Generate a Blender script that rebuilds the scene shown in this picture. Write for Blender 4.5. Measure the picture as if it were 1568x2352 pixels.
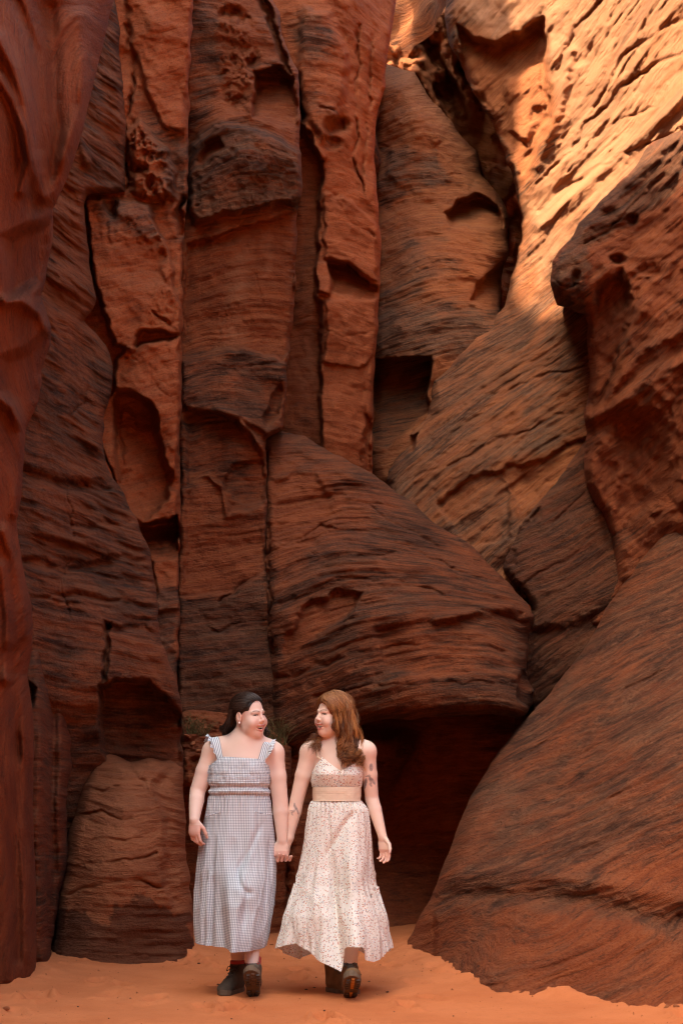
import bpy, math, random
import numpy as np
from mathutils import Vector, Matrix

for _o in list(bpy.data.objects): bpy.data.objects.remove(_o)
scene = bpy.context.scene
COL = scene.collection

# ------------------------------------------------------------------ camera
# photo pixels are given on a 1568 x 2352 copy of the photograph
F = 3267.0            # focal length in those pixels
CX, HZ = 784.0, 1864.0
CAMZ = 1.0
cam_d = bpy.data.cameras.new('camera')
cam = bpy.data.objects.new('camera', cam_d); COL.objects.link(cam)
cam.location = (0, 0, CAMZ); cam.rotation_euler = (math.radians(90), 0, 0)
cam_d.sensor_fit = 'VERTICAL'; cam_d.sensor_height = 36.0
cam_d.lens = 36.0 * F / 2352.0
cam_d.shift_y = (HZ - 1176.0) / 2352.0
cam_d.clip_start = 0.05; cam_d.clip_end = 2000
scene.camera = cam

# ------------------------------------------------------------------ light
SUN_EL, SUN_AZ = math.radians(58), math.radians(232)    # azimuth measured from +Y clockwise
world = bpy.data.worlds.new('World'); scene.world = world; world.use_nodes = True
wn = world.node_tree
sky = wn.nodes.new('ShaderNodeTexSky'); sky.sky_type = 'NISHITA'; sky.sun_disc = False
sky.sun_elevation = SUN_EL; sky.sun_rotation = SUN_AZ
sky.dust_density = 3.0; sky.air_density = 1.0; sky.ozone_density = 0.6
wn.nodes['Background'].inputs['Strength'].default_value = 0.15
wn.links.new(sky.outputs[0], wn.nodes['Background'].inputs[0])
sd = bpy.data.lights.new('sun', 'SUN'); sd.energy = 2.6; sd.angle = math.radians(1.0); sd.color = (1.0, 0.86, 0.74)
sun = bpy.data.objects.new('sun', sd); COL.objects.link(sun)
sdir = Vector((math.sin(SUN_AZ)*math.cos(SUN_EL), math.cos(SUN_AZ)*math.cos(SUN_EL), math.sin(SUN_EL)))
sun.rotation_euler = (-sdir).to_track_quat('-Z', 'Y').to_euler()
sun.location = (-20, -10, 40)
scene.cycles.filter_width = 1.2
vs = scene.view_settings
vs.view_transform = 'Standard'; vs.look = 'None'; vs.gamma = 1; vs.use_curve_mapping = False
vs.exposure = 2.65
vs.use_white_balance = True; vs.white_balance_temperature = 7600; vs.white_balance_tint = 1

# ------------------------------------------------------------------ helpers
def P(u, v, y):
    return np.array([(u - CX) / F * y, y, CAMZ + (HZ - v) / F * y])

def _hash(ix, iy, iz, seed):
    M = np.uint32
    h = (ix.astype(np.int64).astype(M) * M(374761393) + iy.astype(np.int64).astype(M) * M(668265263)
         + iz.astype(np.int64).astype(M) * M(2246822519) + M((seed * 3266489917) & 0xffffffff))
    h = (h ^ (h >> M(13))) * M(1274126177)
    h = (h ^ (h >> M(16))) * M(2654435761)
    h = h ^ (h >> M(15))
    return h.astype(np.float64) / 4294967295.0 * 2 - 1

def vnoise(p, seed=0):
    p = np.asarray(p, dtype=np.float64)
    i = np.floor(p); f = p - i; f = f*f*f*(f*(f*6-15)+10)
    x, y, z = i[:, 0], i[:, 1], i[:, 2]
    r = 0
    for dx in (0, 1):
        wx = f[:, 0] if dx else 1 - f[:, 0]
        for dy in (0, 1):
            wy = f[:, 1] if dy else 1 - f[:, 1]
            for dz in (0, 1):
                wz = f[:, 2] if dz else 1 - f[:, 2]
                r = r + _hash(x+dx, y+dy, z+dz, seed) * wx * wy * wz
    return r

def fbm(p, octaves=4, seed=0, gain=0.5):
    a, s, r = 1.0, 1.0, 0
    for k in range(octaves):
        r = r + a * vnoise(np.asarray(p) * s + 17.3 * k, seed + k); a *= gain; s *= 2.03
    return r

def sstep(a, b, x):
    t = np.clip((x - a) / (b - a), 0, 1); return t*t*(3-2*t)

def seg_dist(pts, poly, closed):
    """distance of pts (N,2) to a polyline, and the nearest point"""
    poly = np.asarray(poly, float); n = len(poly)
    best = np.full(len(pts), 1e18); near = np.zeros((len(pts), 2))
    for k in range(n if closed else n - 1):
        a = poly[k]; b = poly[(k+1) % n]; ab = b - a
        t = np.clip(((pts - a) @ ab) / (ab @ ab + 1e-12), 0, 1)
        q = a + t[:, None] * ab
        d = ((pts - q)**2).sum(1)
        m = d < best
        best[m] = d[m]; near[m] = q[m]
    return np.sqrt(best), near

def inside(pts, poly):
    poly = np.asarray(poly, float); n = len(poly); c = np.zeros(len(pts), bool)
    x, y = pts[:, 0], pts[:, 1]
    for k in range(n):
        x1, y1 = poly[k]; x2, y2 = poly[(k+1) % n]
        if y1 == y2: continue
        m = ((y1 > y) != (y2 > y)) & (x < (x2 - x1) * (y - y1) / (y2 - y1) + x1)
        c ^= m
    return c

def poly_in(pts, poly):
    """positive depth inside the polygon, negative outside"""
    d, _ = seg_dist(pts, poly, True)
    return np.where(inside(pts, poly), d, -d)

def jag(poly, amp, step=9, seed=1):
    out = []
    n = len(poly)
    for k in range(n):
        a = np.array(poly[k], float); b = np.array(poly[(k+1) % n], float)
        m = max(1, int(np.linalg.norm(b - a) / step))
        for j in range(m): out.append(a + (b - a) * j / m)
    out = np.array(out)
    q = np.c_[out / 34.0, np.zeros(len(out))]
    out = out + amp * np.c_[fbm(q, 3, seed), fbm(q + 50, 3, seed + 9)]
    return out

def tps(ctrl):
    c = np.array(ctrl, float); X = c[:, :2] / 300.0; n = len(c)
    def U(d2): return np.where(d2 > 1e-12, d2 * np.log(d2 + 1e-12) * .5, 0)
    K = U(((X[:, None] - X[None])**2).sum(2)) + np.eye(n) * 0.03
    Q = np.c_[np.ones(n), X]
    A = np.block([[K, Q], [Q.T, np.zeros((3, 3))]])
    w = np.linalg.solve(A, np.r_[c[:, 2], 0, 0, 0])
    def f(pts):
        p = pts / 300.0; r = w[n] + p @ w[n+1:]
        for k in range(n): r = r + w[k] * U(((p - X[k])**2).sum(1))
        return r
    return f

def new_mesh(name, verts, faces, smooth=True):
    me = bpy.data.meshes.new(name)
    verts = np.asarray(verts, np.float32)
    me.vertices.add(len(verts)); me.vertices.foreach_set('co', verts.ravel())
    if isinstance(faces, np.ndarray):
        k = faces.shape[1]; nf = len(faces)
        me.loops.add(nf * k); me.loops.foreach_set('vertex_index', faces.astype(np.int32).ravel())
        me.polygons.add(nf); me.polygons.foreach_set('loop_start', np.arange(nf, dtype=np.int32) * k)
    else:
        flat = [i for f in faces for i in f]; ln = [len(f) for f in faces]
        me.loops.add(len(flat)); me.loops.foreach_set('vertex_index', np.array(flat, np.int32))
        me.polygons.add(len(ln)); me.polygons.foreach_set('loop_start', np.r_[0, np.cumsum(ln)[:-1]].astype(np.int32))
    me.polygons.foreach_set('use_smooth', np.full(len(me.polygons), smooth))
    me.update(calc_edges=True); me.validate()
    return me

def link(name, me, mat=None, parent=None, label=None, category=None, kind=None, group=None):
    o = bpy.data.objects.new(name, me); COL.objects.link(o)
    if mat is not None and me is not None: me.materials.append(mat)
    if parent is not None: o.parent = parent
    if label: o['label'] = label
    if category: o['category'] = category
    if kind: o['kind'] = kind
    if group: o['group'] = group
    return o

def vec_attr(me, name, data):
    a = me.attributes.new(name, 'FLOAT_VECTOR', 'POINT')
    a.data.foreach_set('vector', np.asarray(data, np.float32).ravel())

# ------------------------------------------------------------------ materials
class N:
    """tiny node-tree helper"""
    def __init__(s, name):
        s.m = bpy.data.materials.new(name); s.m.use_nodes = True
        s.t = s.m.node_tree; s.b = s.t.nodes['Principled BSDF']
    def n(s, typ, **kw):
        nd = s.t.nodes.new(typ)
        for k, v in kw.items():
            if k.startswith('i_'): nd.inputs[k[2:].replace('_', ' ')].default_value = v
            else: setattr(nd, k, v)
        return nd
    def l(s, a, b): s.t.links.new(a, b)
    def attr(s, name): return s.n('ShaderNodeAttribute', attribute_name=name)
    def math(s, op, a, b=None, clamp=False):
        nd = s.n('ShaderNodeMath', operation=op, use_clamp=clamp)
        for k, x in enumerate((a, b)):
            if x is None: continue
            if isinstance(x, (int, float)): nd.inputs[k].default_value = x
            else: s.l(x, nd.inputs[k])
        return nd.outputs[0]
    def vmul(s, a, v):
        nd = s.n('ShaderNodeVectorMath', operation='MULTIPLY'); s.l(a, nd.inputs[0]); nd.inputs[1].default_value = v
        return nd.outputs[0]
    def noise(s, vec, scale, detail=4, rough=0.55, dist=0.0):
        nd = s.n('ShaderNodeTexNoise'); nd.inputs['Scale'].default_value = scale
        nd.inputs['Detail'].default_value = detail; nd.inputs['Roughness'].default_value = rough
        nd.inputs['Distortion'].default_value = dist
        if vec is not None: s.l(vec, nd.inputs['Vector'])
        return nd.outputs[0]
    def ramp(s, fac, stops):
        nd = s.n('ShaderNodeValToRGB'); e = nd.color_ramp.elements
        while len(e) < len(stops): e.new(0.5)
        for k, (p, c) in enumerate(stops):
            e[k].position = p; e[k].color = (c, c, c, 1) if isinstance(c, (int, float)) else (*c, 1)
        s.l(fac, nd.inputs[0]); return nd.outputs[0]
    def mix(s, fac, a, b, blend='MIX'):
        nd = s.n('ShaderNodeMix', data_type='RGBA', blend_type=blend)
        for k, x in ((0, fac), (6, a), (7, b)):
            if isinstance(x, (int, float)): nd.inputs[k].default_value = x
            elif isinstance(x, tuple): nd.inputs[k].default_value = (*x, 1)
            else: s.l(x, nd.inputs[k])
        return nd.outputs[2]
    def bump(s, h, strength, dist, normal=None):
        nd = s.n('ShaderNodeBump'); nd.inputs['Strength'].default_value = strength
        nd.inputs['Distance'].default_value = dist; s.l(h, nd.inputs['Height'])
        if normal is not None: s.l(normal, nd.inputs['Normal'])
        return nd.outputs[0]
    def out(s, color=None, rough=0.8, normal=None, spec=0.3):
        if color is not None:
            if isinstance(color, tuple): s.b.inputs['Base Color'].default_value = (*color, 1)
            else: s.l(color, s.b.inputs['Base Color'])
        if isinstance(rough, (int, float)): s.b.inputs['Roughness'].default_value = rough
        else: s.l(rough, s.b.inputs['Roughness'])
        s.b.inputs['Specular IOR Level'].default_value = spec
        if normal is not None: s.l(normal, s.b.inputs['Normal'])
        return s.m

def rock_material(name, red=(.31, .070, .021), red2=(.185, .040, .0125), brown=(.064, .0205, .0088), tan=(.22, .090, .042), grain=1.0, fleck=.6, lines=.45, gritty=.32):
    red, red2, brown, tan = [tuple(x*.86 for x in c) for c in (red, red2, brown, tan)]
    k = N(name)
    bed = k.attr('bed').outputs['Vector']; tone = k.attr('tone').outputs['Vector']
    sep = k.n('ShaderNodeSeparateXYZ'); k.l(tone, sep.inputs[0])
    fresh, pale, dark = sep.outputs
    fine = k.noise(k.vmul(bed, (3.4, 34, 3.4)), 1.0, 6, .62)        # thin laminae along the bedding
    thin = k.noise(k.vmul(bed, (7.0, 85, 7.0)), 1.0, 3, .6)         # hairline partings
    band = k.noise(k.vmul(bed, (.55, 6.5, .55)), 1.0, 4, .55)       # thicker beds
    blot = k.noise(bed, 1.7, 8, .66)                                # blotches
    speck = k.noise(k.vmul(bed, (13, 44, 13)), 1.0, 4, .65)
    redc = k.mix(k.ramp(band, [(.30, 0.), (.70, 1.)]), red, red2)
    redc = k.mix(k.math('MULTIPLY', k.ramp(fine, [(.42, 0.), (.66, 1.)]), .45), redc, (red[0]*1.25, red[1]*1.5, red[2]*1.6))
    brc = k.mix(k.ramp(fine, [(.40, 0.), (.62, 1.)]), (brown[0]*.75, brown[1]*.7, brown[2]*.7), (brown[0]*2.3, brown[1]*2.2, brown[2]*2.1))
    brc = k.mix(k.math('MULTIPLY', k.ramp(band, [(.46, 0.), (.62, 1.)]), .35), brc, tan)
    brc = k.mix(k.math('MULTIPLY', k.ramp(speck, [(.55, 0.), (.72, 1.)]), fleck), brc, tan)
    brc = k.mix(k.math('MULTIPLY', k.ramp(k.noise(k.vmul(bed, (3, 15, 3)), 1.0, 5, .62), [(.52, 0.), (.72, 1.)]), .75), brc, red2)
    f = k.math('ADD', fresh, k.math('MULTIPLY', k.math('SUBTRACT', blot, .5), 1.5))
    f = k.math('ADD', f, k.math('MULTIPLY', k.math('SUBTRACT', band, .5), 1.0))
    f = k.math('ADD', f, k.math('MULTIPLY', k.math('SUBTRACT', fine, .5), .6))
    f = k.ramp(f, [(.29, 0.), (.71, 1.)])
    c = k.mix(f, brc, redc)
    c = k.mix(k.math('MULTIPLY', k.ramp(thin, [(.28, lines), (.44, 0.)]), 1.), c, (brown[0]*.45, brown[1]*.4, brown[2]*.4))
    g1 = k.noise(k.vmul(bed, (55, 85, 55)), 1.0, 3, .7); g2 = k.noise(bed, 19, 5, .7)
    c = k.mix(k.math('MULTIPLY', k.ramp(g1, [(.36, 1.), (.50, 0.)]), gritty), c, (brown[0]*.5, brown[1]*.45, brown[2]*.45))
    c = k.mix(k.math('MULTIPLY', k.ramp(g1, [(.54, 0.), (.68, 1.)]), gritty*.8), c, tan)
    c = k.mix(k.math('MULTIPLY', k.ramp(g2, [(.60, 0.), (.66, .8)]), gritty*.8), c, tan)
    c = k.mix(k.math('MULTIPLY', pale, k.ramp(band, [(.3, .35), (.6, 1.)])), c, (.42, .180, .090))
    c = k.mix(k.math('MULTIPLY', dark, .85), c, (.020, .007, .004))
    hgt = k.math('ADD', k.math('MULTIPLY', fine, .6), k.math('MULTIPLY', thin, .25))
    hgt = k.math('ADD', hgt, k.math('MULTIPLY', speck, .35))
    hgt = k.math('ADD', hgt, k.math('MULTIPLY', g1, .45))
    hgt = k.math('ADD', hgt, k.math('MULTIPLY', g2, .6))
    nm = k.bump(hgt, .85 * grain, .05)
    return k.out(c, .88, nm, .22)

MAT = {}
MAT['rough'] = rock_material('rock_rough')
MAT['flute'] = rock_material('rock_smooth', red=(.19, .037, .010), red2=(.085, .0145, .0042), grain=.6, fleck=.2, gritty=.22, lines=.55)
MAT['slab'] = rock_material('rock_slab', red=(.37, .084, .026), red2=(.25, .054, .017), brown=(.085, .032, .017), grain=.6, lines=.2, fleck=.4, gritty=.4)
MAT['boulder'] = rock_material('rock_boulder', red=(.36, .105, .040), red2=(.25, .068, .026), brown=(.12, .042, .02), tan=(.33, .14, .07), grain=.8, lines=.35, fleck=.3, gritty=.15)
MAT['slope'] = rock_material('rock_slope', brown=(.088, .031, .0145), tan=(.27, .118, .060), grain=1.0, fleck=.7, gritty=.28, lines=.75)
MAT['lit'] = rock_material('rock_lit', red=(.42, .125, .042), red2=(.29, .08, .028), brown=(.105, .044, .022), tan=(.28, .14, .075))  # brighter base colours stand in for the glow of bounced sunlight

def sand_material():
    k = N('sand')
    tc = k.n('ShaderNodeTexCoord').outputs['Object']
    a = k.noise(tc, 1.6, 5, .6); b = k.noise(tc, 26, 5, .7); g = k.noise(tc, 260, 2, .6)
    c = k.mix(k.ramp(a, [(.35, 0.), (.65, 1.)]), (.48, .140, .052), (.57, .182, .072))
    c = k.mix(k.ramp(b, [(.60, 0.), (.74, .55)]), c, (.26, .08, .028))
    c = k.mix(k.ramp(g, [(.62, 0.), (.72, .5)]), c, (.17, .055, .022))
    h = k.math('ADD', k.math('MULTIPLY', b, .8), k.math('MULTIPLY', g, .25))
    return k.out(c, .95, k.bump(h, .6, .012), .1)
MAT['sand'] = sand_material()

# ------------------------------------------------------------------ the canyon
def rock(name, label, outline, ctrl, feats=(), tones=(), fresh=.5, bed=0., dip=0., strata=(.03, 5.), lump=.05, rim=(26, .35),
         thick=1.6, step=3.2, mat='rough', jagged=3.5, seed=1, warp=.05, curve=None, lumpf=2.2, chip=.012, jit=1.):
    """one mass of rock: a relief built out from its own distance, with rounded rims and sides that run back into the cliff"""
    poly = jag(outline, jagged, 9, seed)
    lo = poly.min(0) - step; hi = poly.max(0) + step
    nu = int((hi[0]-lo[0]) / step) + 2; nv = int((hi[1]-lo[1]) / step) + 2
    U, V = np.meshgrid(lo[0] + np.arange(nu) * step, lo[1] + np.arange(nv) * step)
    pts = np.c_[U.ravel(), V.ravel()]
    ins = inside(pts, poly)
    g = ins.reshape(nv, nu)
    cell = g[:-1, :-1] | g[1:, :-1] | g[:-1, 1:] | g[1:, 1:]
    jj, ii = np.nonzero(cell); a = jj * nu + ii
    quads = np.c_[a, a + nu, a + nu + 1, a + 1]
    used = np.unique(quads); remap = -np.ones(nu*nv, int); remap[used] = np.arange(len(used))
    quads = remap[quads]; pts = pts[used]; ins = ins[used]
    dist, near = seg_dist(pts, poly, True)
    pts = np.where(ins[:, None], pts, near); dist = np.where(ins, dist, 0)
    y = tps(ctrl)(pts)
    # jitter for feature outlines
    q = np.c_[pts / 26.0, np.full(len(pts), seed * 3.1)]
    wp = pts + 4.5 * np.c_[fbm(q, 3, seed + 3), fbm(q + 40, 3, seed + 5)]
    q2 = np.c_[pts / 75.0, np.full(len(pts), seed * 7.7)]
    big = 8.0 * np.c_[fbm(q2, 3, seed + 7), fbm(q2 + 40, 3, seed + 8)]
    wp2 = pts + jit*(wp - pts + big); wp = pts + jit*(wp - pts + big * .55)
    gm = .62*np.clip(.85 + .9 * fbm(q2 * 1.3 + 9, 3, seed + 13), 0, 1.5); gv = .5 + .5*np.clip(fbm(q * .8 + 70, 3, seed + 14), -1, 1)
    tone = np.zeros((len(pts), 3)); tone[:, 0] = fresh
    P0, WP, WP2, GM, GV = pts, wp, wp2, gm, gv
    def near_to(pl, pad):
        a = np.array(pl, float); lo_, hi_ = a.min(0) - pad, a.max(0) + pad
        return np.nonzero((P0[:, 0] > lo_[0]) & (P0[:, 0] < hi_[0]) & (P0[:, 1] > lo_[1]) & (P0[:, 1] < hi_[1]))[0]
    for f in feats:
        k = f[0]
        if k == 'e':                      # a pit or a boss
            _, uu, vv, ru, rv, dy = f; i = near_to([(uu, vv)], 2.2*max(ru, rv) + 30)
            d = ((WP2[i, 0]-uu)/ru)**2 + ((WP2[i, 1]-vv)/rv)**2; y[i] += (dy*.6 if dy > 0 else dy) * np.exp(-d*d)
            continue
        pl = f[1]; i = near_to(pl, 75 if k in 'bon' else 30 + 3*f[2])
        if len(i) == 0: continue
        if k == 'b':                      # a block standing proud (-) or sunk (+)
            dy, soft = f[2:4]; d = poly_in(WP[i], pl)
            y[i] += dy * (.72 if abs(dy) > .15 else 1) * sstep(-soft*.5, soft, d)
            if len(f) > 4: tone[i, 0] += (f[4] - tone[i, 0]) * sstep(-30, 30, d)
        elif k == 'o':                    # a hollow under a roof: deep at its top, running out at its floor
            dy, soft = f[2:4]; w = sstep(-soft*.5, soft, poly_in(WP[i], pl)); pv = np.array(pl)[:, 1]; lo_, hi_ = pv.min(), pv.max()
            y[i] += dy * w * np.clip(1 - (WP[i, 1]-lo_)/(hi_-lo_), 0.04, 1)**.75
            if len(f) > 4: tone[i, 0] += (f[4] - tone[i, 0]) * w
        elif k == 'g':                    # a crack
            wd, dp = f[2:]; d, _n = seg_dist(WP2[i], pl, False)
            sm = sstep(7, 11, wd); wv = wd * (.5 + .4 * GV[i]) * (1-sm) + wd*sm
            y[i] += dp * ((.7 * GM[i]) * (1-sm) + sm) * np.exp(-(d / wv)**2)
        elif k == 'n':                    # broken, weathered patch
            am, fq = f[2:]; w = sstep(-14, 14, poly_in(WP2[i], pl)); q3 = np.c_[WP[i] / fq, np.full(len(i), seed * 2.3)]
            nn = fbm(q3 * np.array([1, .7, 1]), 4, seed + 77, .6); y[i] += am * w * (np.abs(nn) * 1.6 - .35 + .5 * np.round(nn * 2.2) / 2.2)
        elif k == 'r':                    # a rounded rib
            wd, dp = f[2:]; d, _n = seg_dist(P0[i], pl, False); y[i] -= dp * np.exp(-(d / wd)**2)
    for f in tones:                       # tones put into the stone colour, sunlight among them
        k, pl, val, soft = f; i = near_to(pl, soft + 40)
        if len(i) == 0: continue
        w = sstep(-soft, soft, poly_in(WP[i] + (WP[i] - P0[i]) * 1.5, pl)) * abs(val)
        c = {'f': 0, 'p': 1, 'd': 2}[k]
        tone[i, c] += ((1 if val > 0 else 0) - tone[i, c]) * w
    pos = np.c_[(pts[:, 0]-CX)/F*y, y, CAMZ + (HZ-pts[:, 1])/F*y]
    th = math.radians(bed)
    nx, nz = -math.sin(th), math.cos(th)
    s = pos[:, 0]*nx + pos[:, 2]*nz + dip * pos[:, 1]
    t = pos[:, 0]*nz - pos[:, 2]*nx
    if curve is not None: s, t = curve(pos, pts, s, t)
    s = s + warp * fbm(pos * .9, 3, seed + 11) + .007 * fbm(pos * 5., 3, seed + 12)
    B = np.c_[t, s, pos[:, 1]]
    amp, fr = strata
    d1 = vnoise(np.c_[t*.45, s*fr, pos[:, 1]*.45], seed + 21)
    d2 = vnoise(np.c_[t*1.1, s*fr*2.3, pos[:, 1]*1.1], seed + 22)
    d3 = vnoise(np.c_[t*2.5, s*fr*5.5, pos[:, 1]*2.5], seed + 23)
    mod = .35 + .65 * sstep(-.5, .5, vnoise(pos * 1.1, seed + 31))
    d4 = vnoise(np.c_[t*4., s*fr*11., pos[:, 1]*4.], seed + 24)
    disp = amp * mod * (np.tanh(2.6*d1)*.62 + .5*np.tanh(2.4*d2) + .42*np.tanh(2.2*d3) + .28*np.tanh(1.5*d4))
    disp = disp + lump * fbm(pos * lumpf, 4, seed + 41) + chip * np.abs(fbm(pos * np.array([9, 9, 15]), 3, seed + 51))
    y = y - disp
    tt = np.clip(dist / rim[0], 0, 1)
    y = y + rim[1] * (1 - np.sqrt(np.clip(1 - (1-tt)**2, 0, 1)))
    pos = np.c_[(pts[:, 0]-CX)/F*y, y, CAMZ + (HZ-pts[:, 1])/F*y]
    # sides running back into the cliff
    ed = np.r_[quads[:, [0, 1]], quads[:, [1, 2]], quads[:, [2, 3]], quads[:, [3, 0]]]
    key = np.sort(ed, 1); key = key[:, 0] * len(pos) + key[:, 1]
    uq, first, cnt = np.unique(key, return_index=True, return_counts=True)
    be = ed[first[cnt == 1]]
    bv = np.unique(be); m = -np.ones(len(pos), int); m[bv] = np.arange(len(bv)) + len(pos)
    ctr = pts.mean(0)
    rings = [pos]; attrs = [(B, tone)]; faces = [quads]; prev = be
    cur = bv
    base = len(pos)
    for r, (dy, shrink) in enumerate(((thick*.3, 1.0), (thick, .985))):
        pp = ctr + (pts[bv] - ctr) * shrink
        yy = y[bv] + dy + .06 * vnoise(np.c_[pts[bv]/30, np.full(len(bv), r)], seed + 61)
        rings.append(np.c_[(pp[:, 0]-CX)/F*yy, yy, CAMZ + (HZ-pp[:, 1])/F*yy])
        b2 = B[bv].copy(); b2[:, 2] += dy; attrs.append((b2, tone[bv]))
        m2 = -np.ones(len(pos) + 1, int); m2[bv] = base + np.arange(len(bv)); 
        nxt = m2[be]
        faces.append(np.c_[prev[:, 1], prev[:, 0], nxt[:, 0], nxt[:, 1]])
        prev = nxt; base += len(bv)
    verts = np.concatenate(rings); quads = np.concatenate(faces)
    me = bpy.data.meshes.new(name)
    me = new_mesh(name, verts, quads)
    if len(me.vertices) == len(verts):
        vec_attr(me, 'bed', np.concatenate([a[0] for a in attrs])); vec_attr(me, 'tone', np.concatenate([a[1] for a in attrs]))
    return link(name, me, MAT[mat], label=label, kind='structure')

def flute_curve(pos, pts, s, t):
    # the polished wall is banded by lines that sweep down and then curl outwards
    x, z = pos[:, 0], pos[:, 2]
    s2 = x * 1.0 + .22*np.sin(z*1.5 + .6) + .12*np.sin(z*3.3 + x*2) - .05*z + .18*pos[:, 1]
    return s2, z*1.0

rock('canyon_wall', 'smooth fluted dark orange sandstone wall filling the left edge',
     [(-620,-60),(262,-60),(262,0),(250,50),(225,150),(196,280),(180,340),(150,420),(122,480),(122,545),(105,640),(95,680),(102,705),(118,750),(117,790),(97,850),(95,880),(88,925),(60,985),(55,1060),(50,1140),(38,1195),(50,1284),(70,1374),(77,1434),(75,1484),(64,1549),(72,1600),(80,1700),(75,1850),(82,2000),(85,2150),(82,2360),(-620,2420)],
     [(0,2278,7.9),(82,2260,8.25),(-200,2300,7.3),(0,1800,7.8),(80,1800,8.3),(0,1100,7.6),(50,1100,8.0),(0,600,7.4),(110,600,8.3),(0,100,7.2),(250,50,8.7),(150,300,8.0),(-200,600,6.7),(-200,0,6.4),(-200,1500,6.9),(-620,0,5.2),(-620,1200,5.4),(-620,2300,5.8)],
     feats=[('b',[(8,545),(60,520),(122,500),(118,560),(100,650),(60,672),(18,690)],.55,26),
            ('b',[(118,750),(117,790),(97,850),(95,900),(60,980),(30,930),(0,900),(0,820),(60,800),(95,770)],.30,22),
            ('r',[(0,90),(35,160),(60,240),(70,310),(82,390),(100,450)],16,.17),
            ('r',[(0,180),(30,230),(55,300),(66,370),(52,440)],12,.12),
            ('r',[(185,40),(190,150),(196,240),(160,350),(130,440)],22,.14),
            ('g',[(110,20),(120,150),(125,280),(118,400),(90,470)],26,.22),
            ('g',[(40,0),(85,120),(95,260),(92,340)],12,.10),
            ('r',[(15,690),(50,690),(95,720),(112,760)],14,.22),
            ('r',[(0,915),(30,935),(52,990),(50,1060),(38,1180)],14,.20),
            ('r',[(10,1220),(40,1290),(60,1380),(66,1460)],16,.15),
            ('g',[(25,1500),(35,1650),(42,1800),(38,2000),(45,2200)],16,.08),
            ('r',[(60,1560),(62,1700),(55,1900),(62,2200)],16,.07),('r',[(18,1560),(24,1750),(12,1950),(22,2250)],16,.07),('r',[(5,1300),(20,1420),(15,1560)],12,.12),('e',70,1950,16,50,.12),('e',40,1720,12,40,.10)],
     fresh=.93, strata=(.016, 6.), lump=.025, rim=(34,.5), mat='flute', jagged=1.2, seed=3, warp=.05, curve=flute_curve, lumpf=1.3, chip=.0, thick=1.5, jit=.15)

rock('canyon_wall', 'narrow dark rock pillar between the smooth left wall and the buttress',
     [(30,1480),(112,1478),(140,1560),(163,1640),(165,1750),(150,1850),(160,1950),(142,2050),(122,2150),(114,2340),(30,2340)],
     [(112,2223,9.05),(60,2240,8.7),(160,1700,9.5),(60,1700,8.9),(110,1500,9.6),(150,1950,9.4)],
     feats=[('r',[(85,1500),(95,1700),(90,1900),(100,2200)],16,.12),('g',[(125,1600),(120,1800),(125,2000),(108,2150)],12,.14),('b',[(60,1560),(85,1580),(75,1625),(55,1610)],.15,8)],
     fresh=.55, strata=(.014,9.), lump=.05, mat='flute', seed=7, jit=.2)

rock('canyon_wall', 'rough brown banded buttress of the left wall above the sand',
     [(-20,-60),(265,-60),(268,0),(278,120),(286,220),(290,300),(288,440),(205,450),(196,470),(204,560),(214,640),(222,690),(195,735),(245,790),(262,840),(258,890),(240,960),(233,1010),(240,1064),(262,1100),(287,1134),(320,1209),(345,1274),(360,1359),(365,1434),(372,1479),(395,1539),(415,1613),(419,1688),(417,1763),(422,1848),(427,1968),(440,2068),(446,2193),(446,2300),(20,2300),(20,1200),(30,600)],
     [(442,2200,10.5),(360,2210,10.3),(260,2215,10.1),(155,2218,9.9),(112,2200,10.0),(300,2000,10.4),(430,1950,10.7),(180,1950,10.1),(300,1800,10.5),(330,1600,9.85),(410,1640,10.4),(120,1600,9.5),(200,1350,10.0),(350,1350,10.7),(100,1300,9.6),(280,1130,11.0),(120,1050,10.2),(220,950,11.0),(120,800,10.4),(240,780,11.4),(200,500,11.4),(280,300,11.9),(150,300,11.2),(100,0,11.1),(260,0,12.0)],
     feats=[('o',[(228,1575),(270,1556),(340,1564),(380,1598),(418,1645),(418,1750),(380,1790),(330,1790),(290,1775),(250,1750),(228,1720)],.75,12),
            ('g',[(60,1290),(150,1310),(260,1290),(350,1300)],11,.12),('g',[(55,1080),(130,1105),(240,1120)],14,.16),
            ('g',[(60,1180),(160,1205),(300,1200)],9,.10),('g',[(80,1370),(180,1360),(300,1390),(362,1400)],8,.10),
            ('g',[(240,1440),(330,1440),(372,1470)],10,.14),('b',[(236,1430),(250,1425),(246,1560),(232,1570)],.18,5),
            ('g',[(150,1110),(165,1200),(150,1310),(160,1420)],3.4,.08),('g',[(210,880),(190,930),(160,950)],3,.08),
            ('r',[(110,290),(150,300),(185,320),(200,370)],12,.12)],
     tones=[('f',[(100,600),(215,600),(240,780),(200,850),(100,820)],.35,40),('f',[(120,420),(190,440),(200,600),(140,600)],.4,20)],
     fresh=.42, bed=-3, strata=(.085,3.4), lump=.07, rim=(18,.35), seed=11, thick=1.8)

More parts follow.
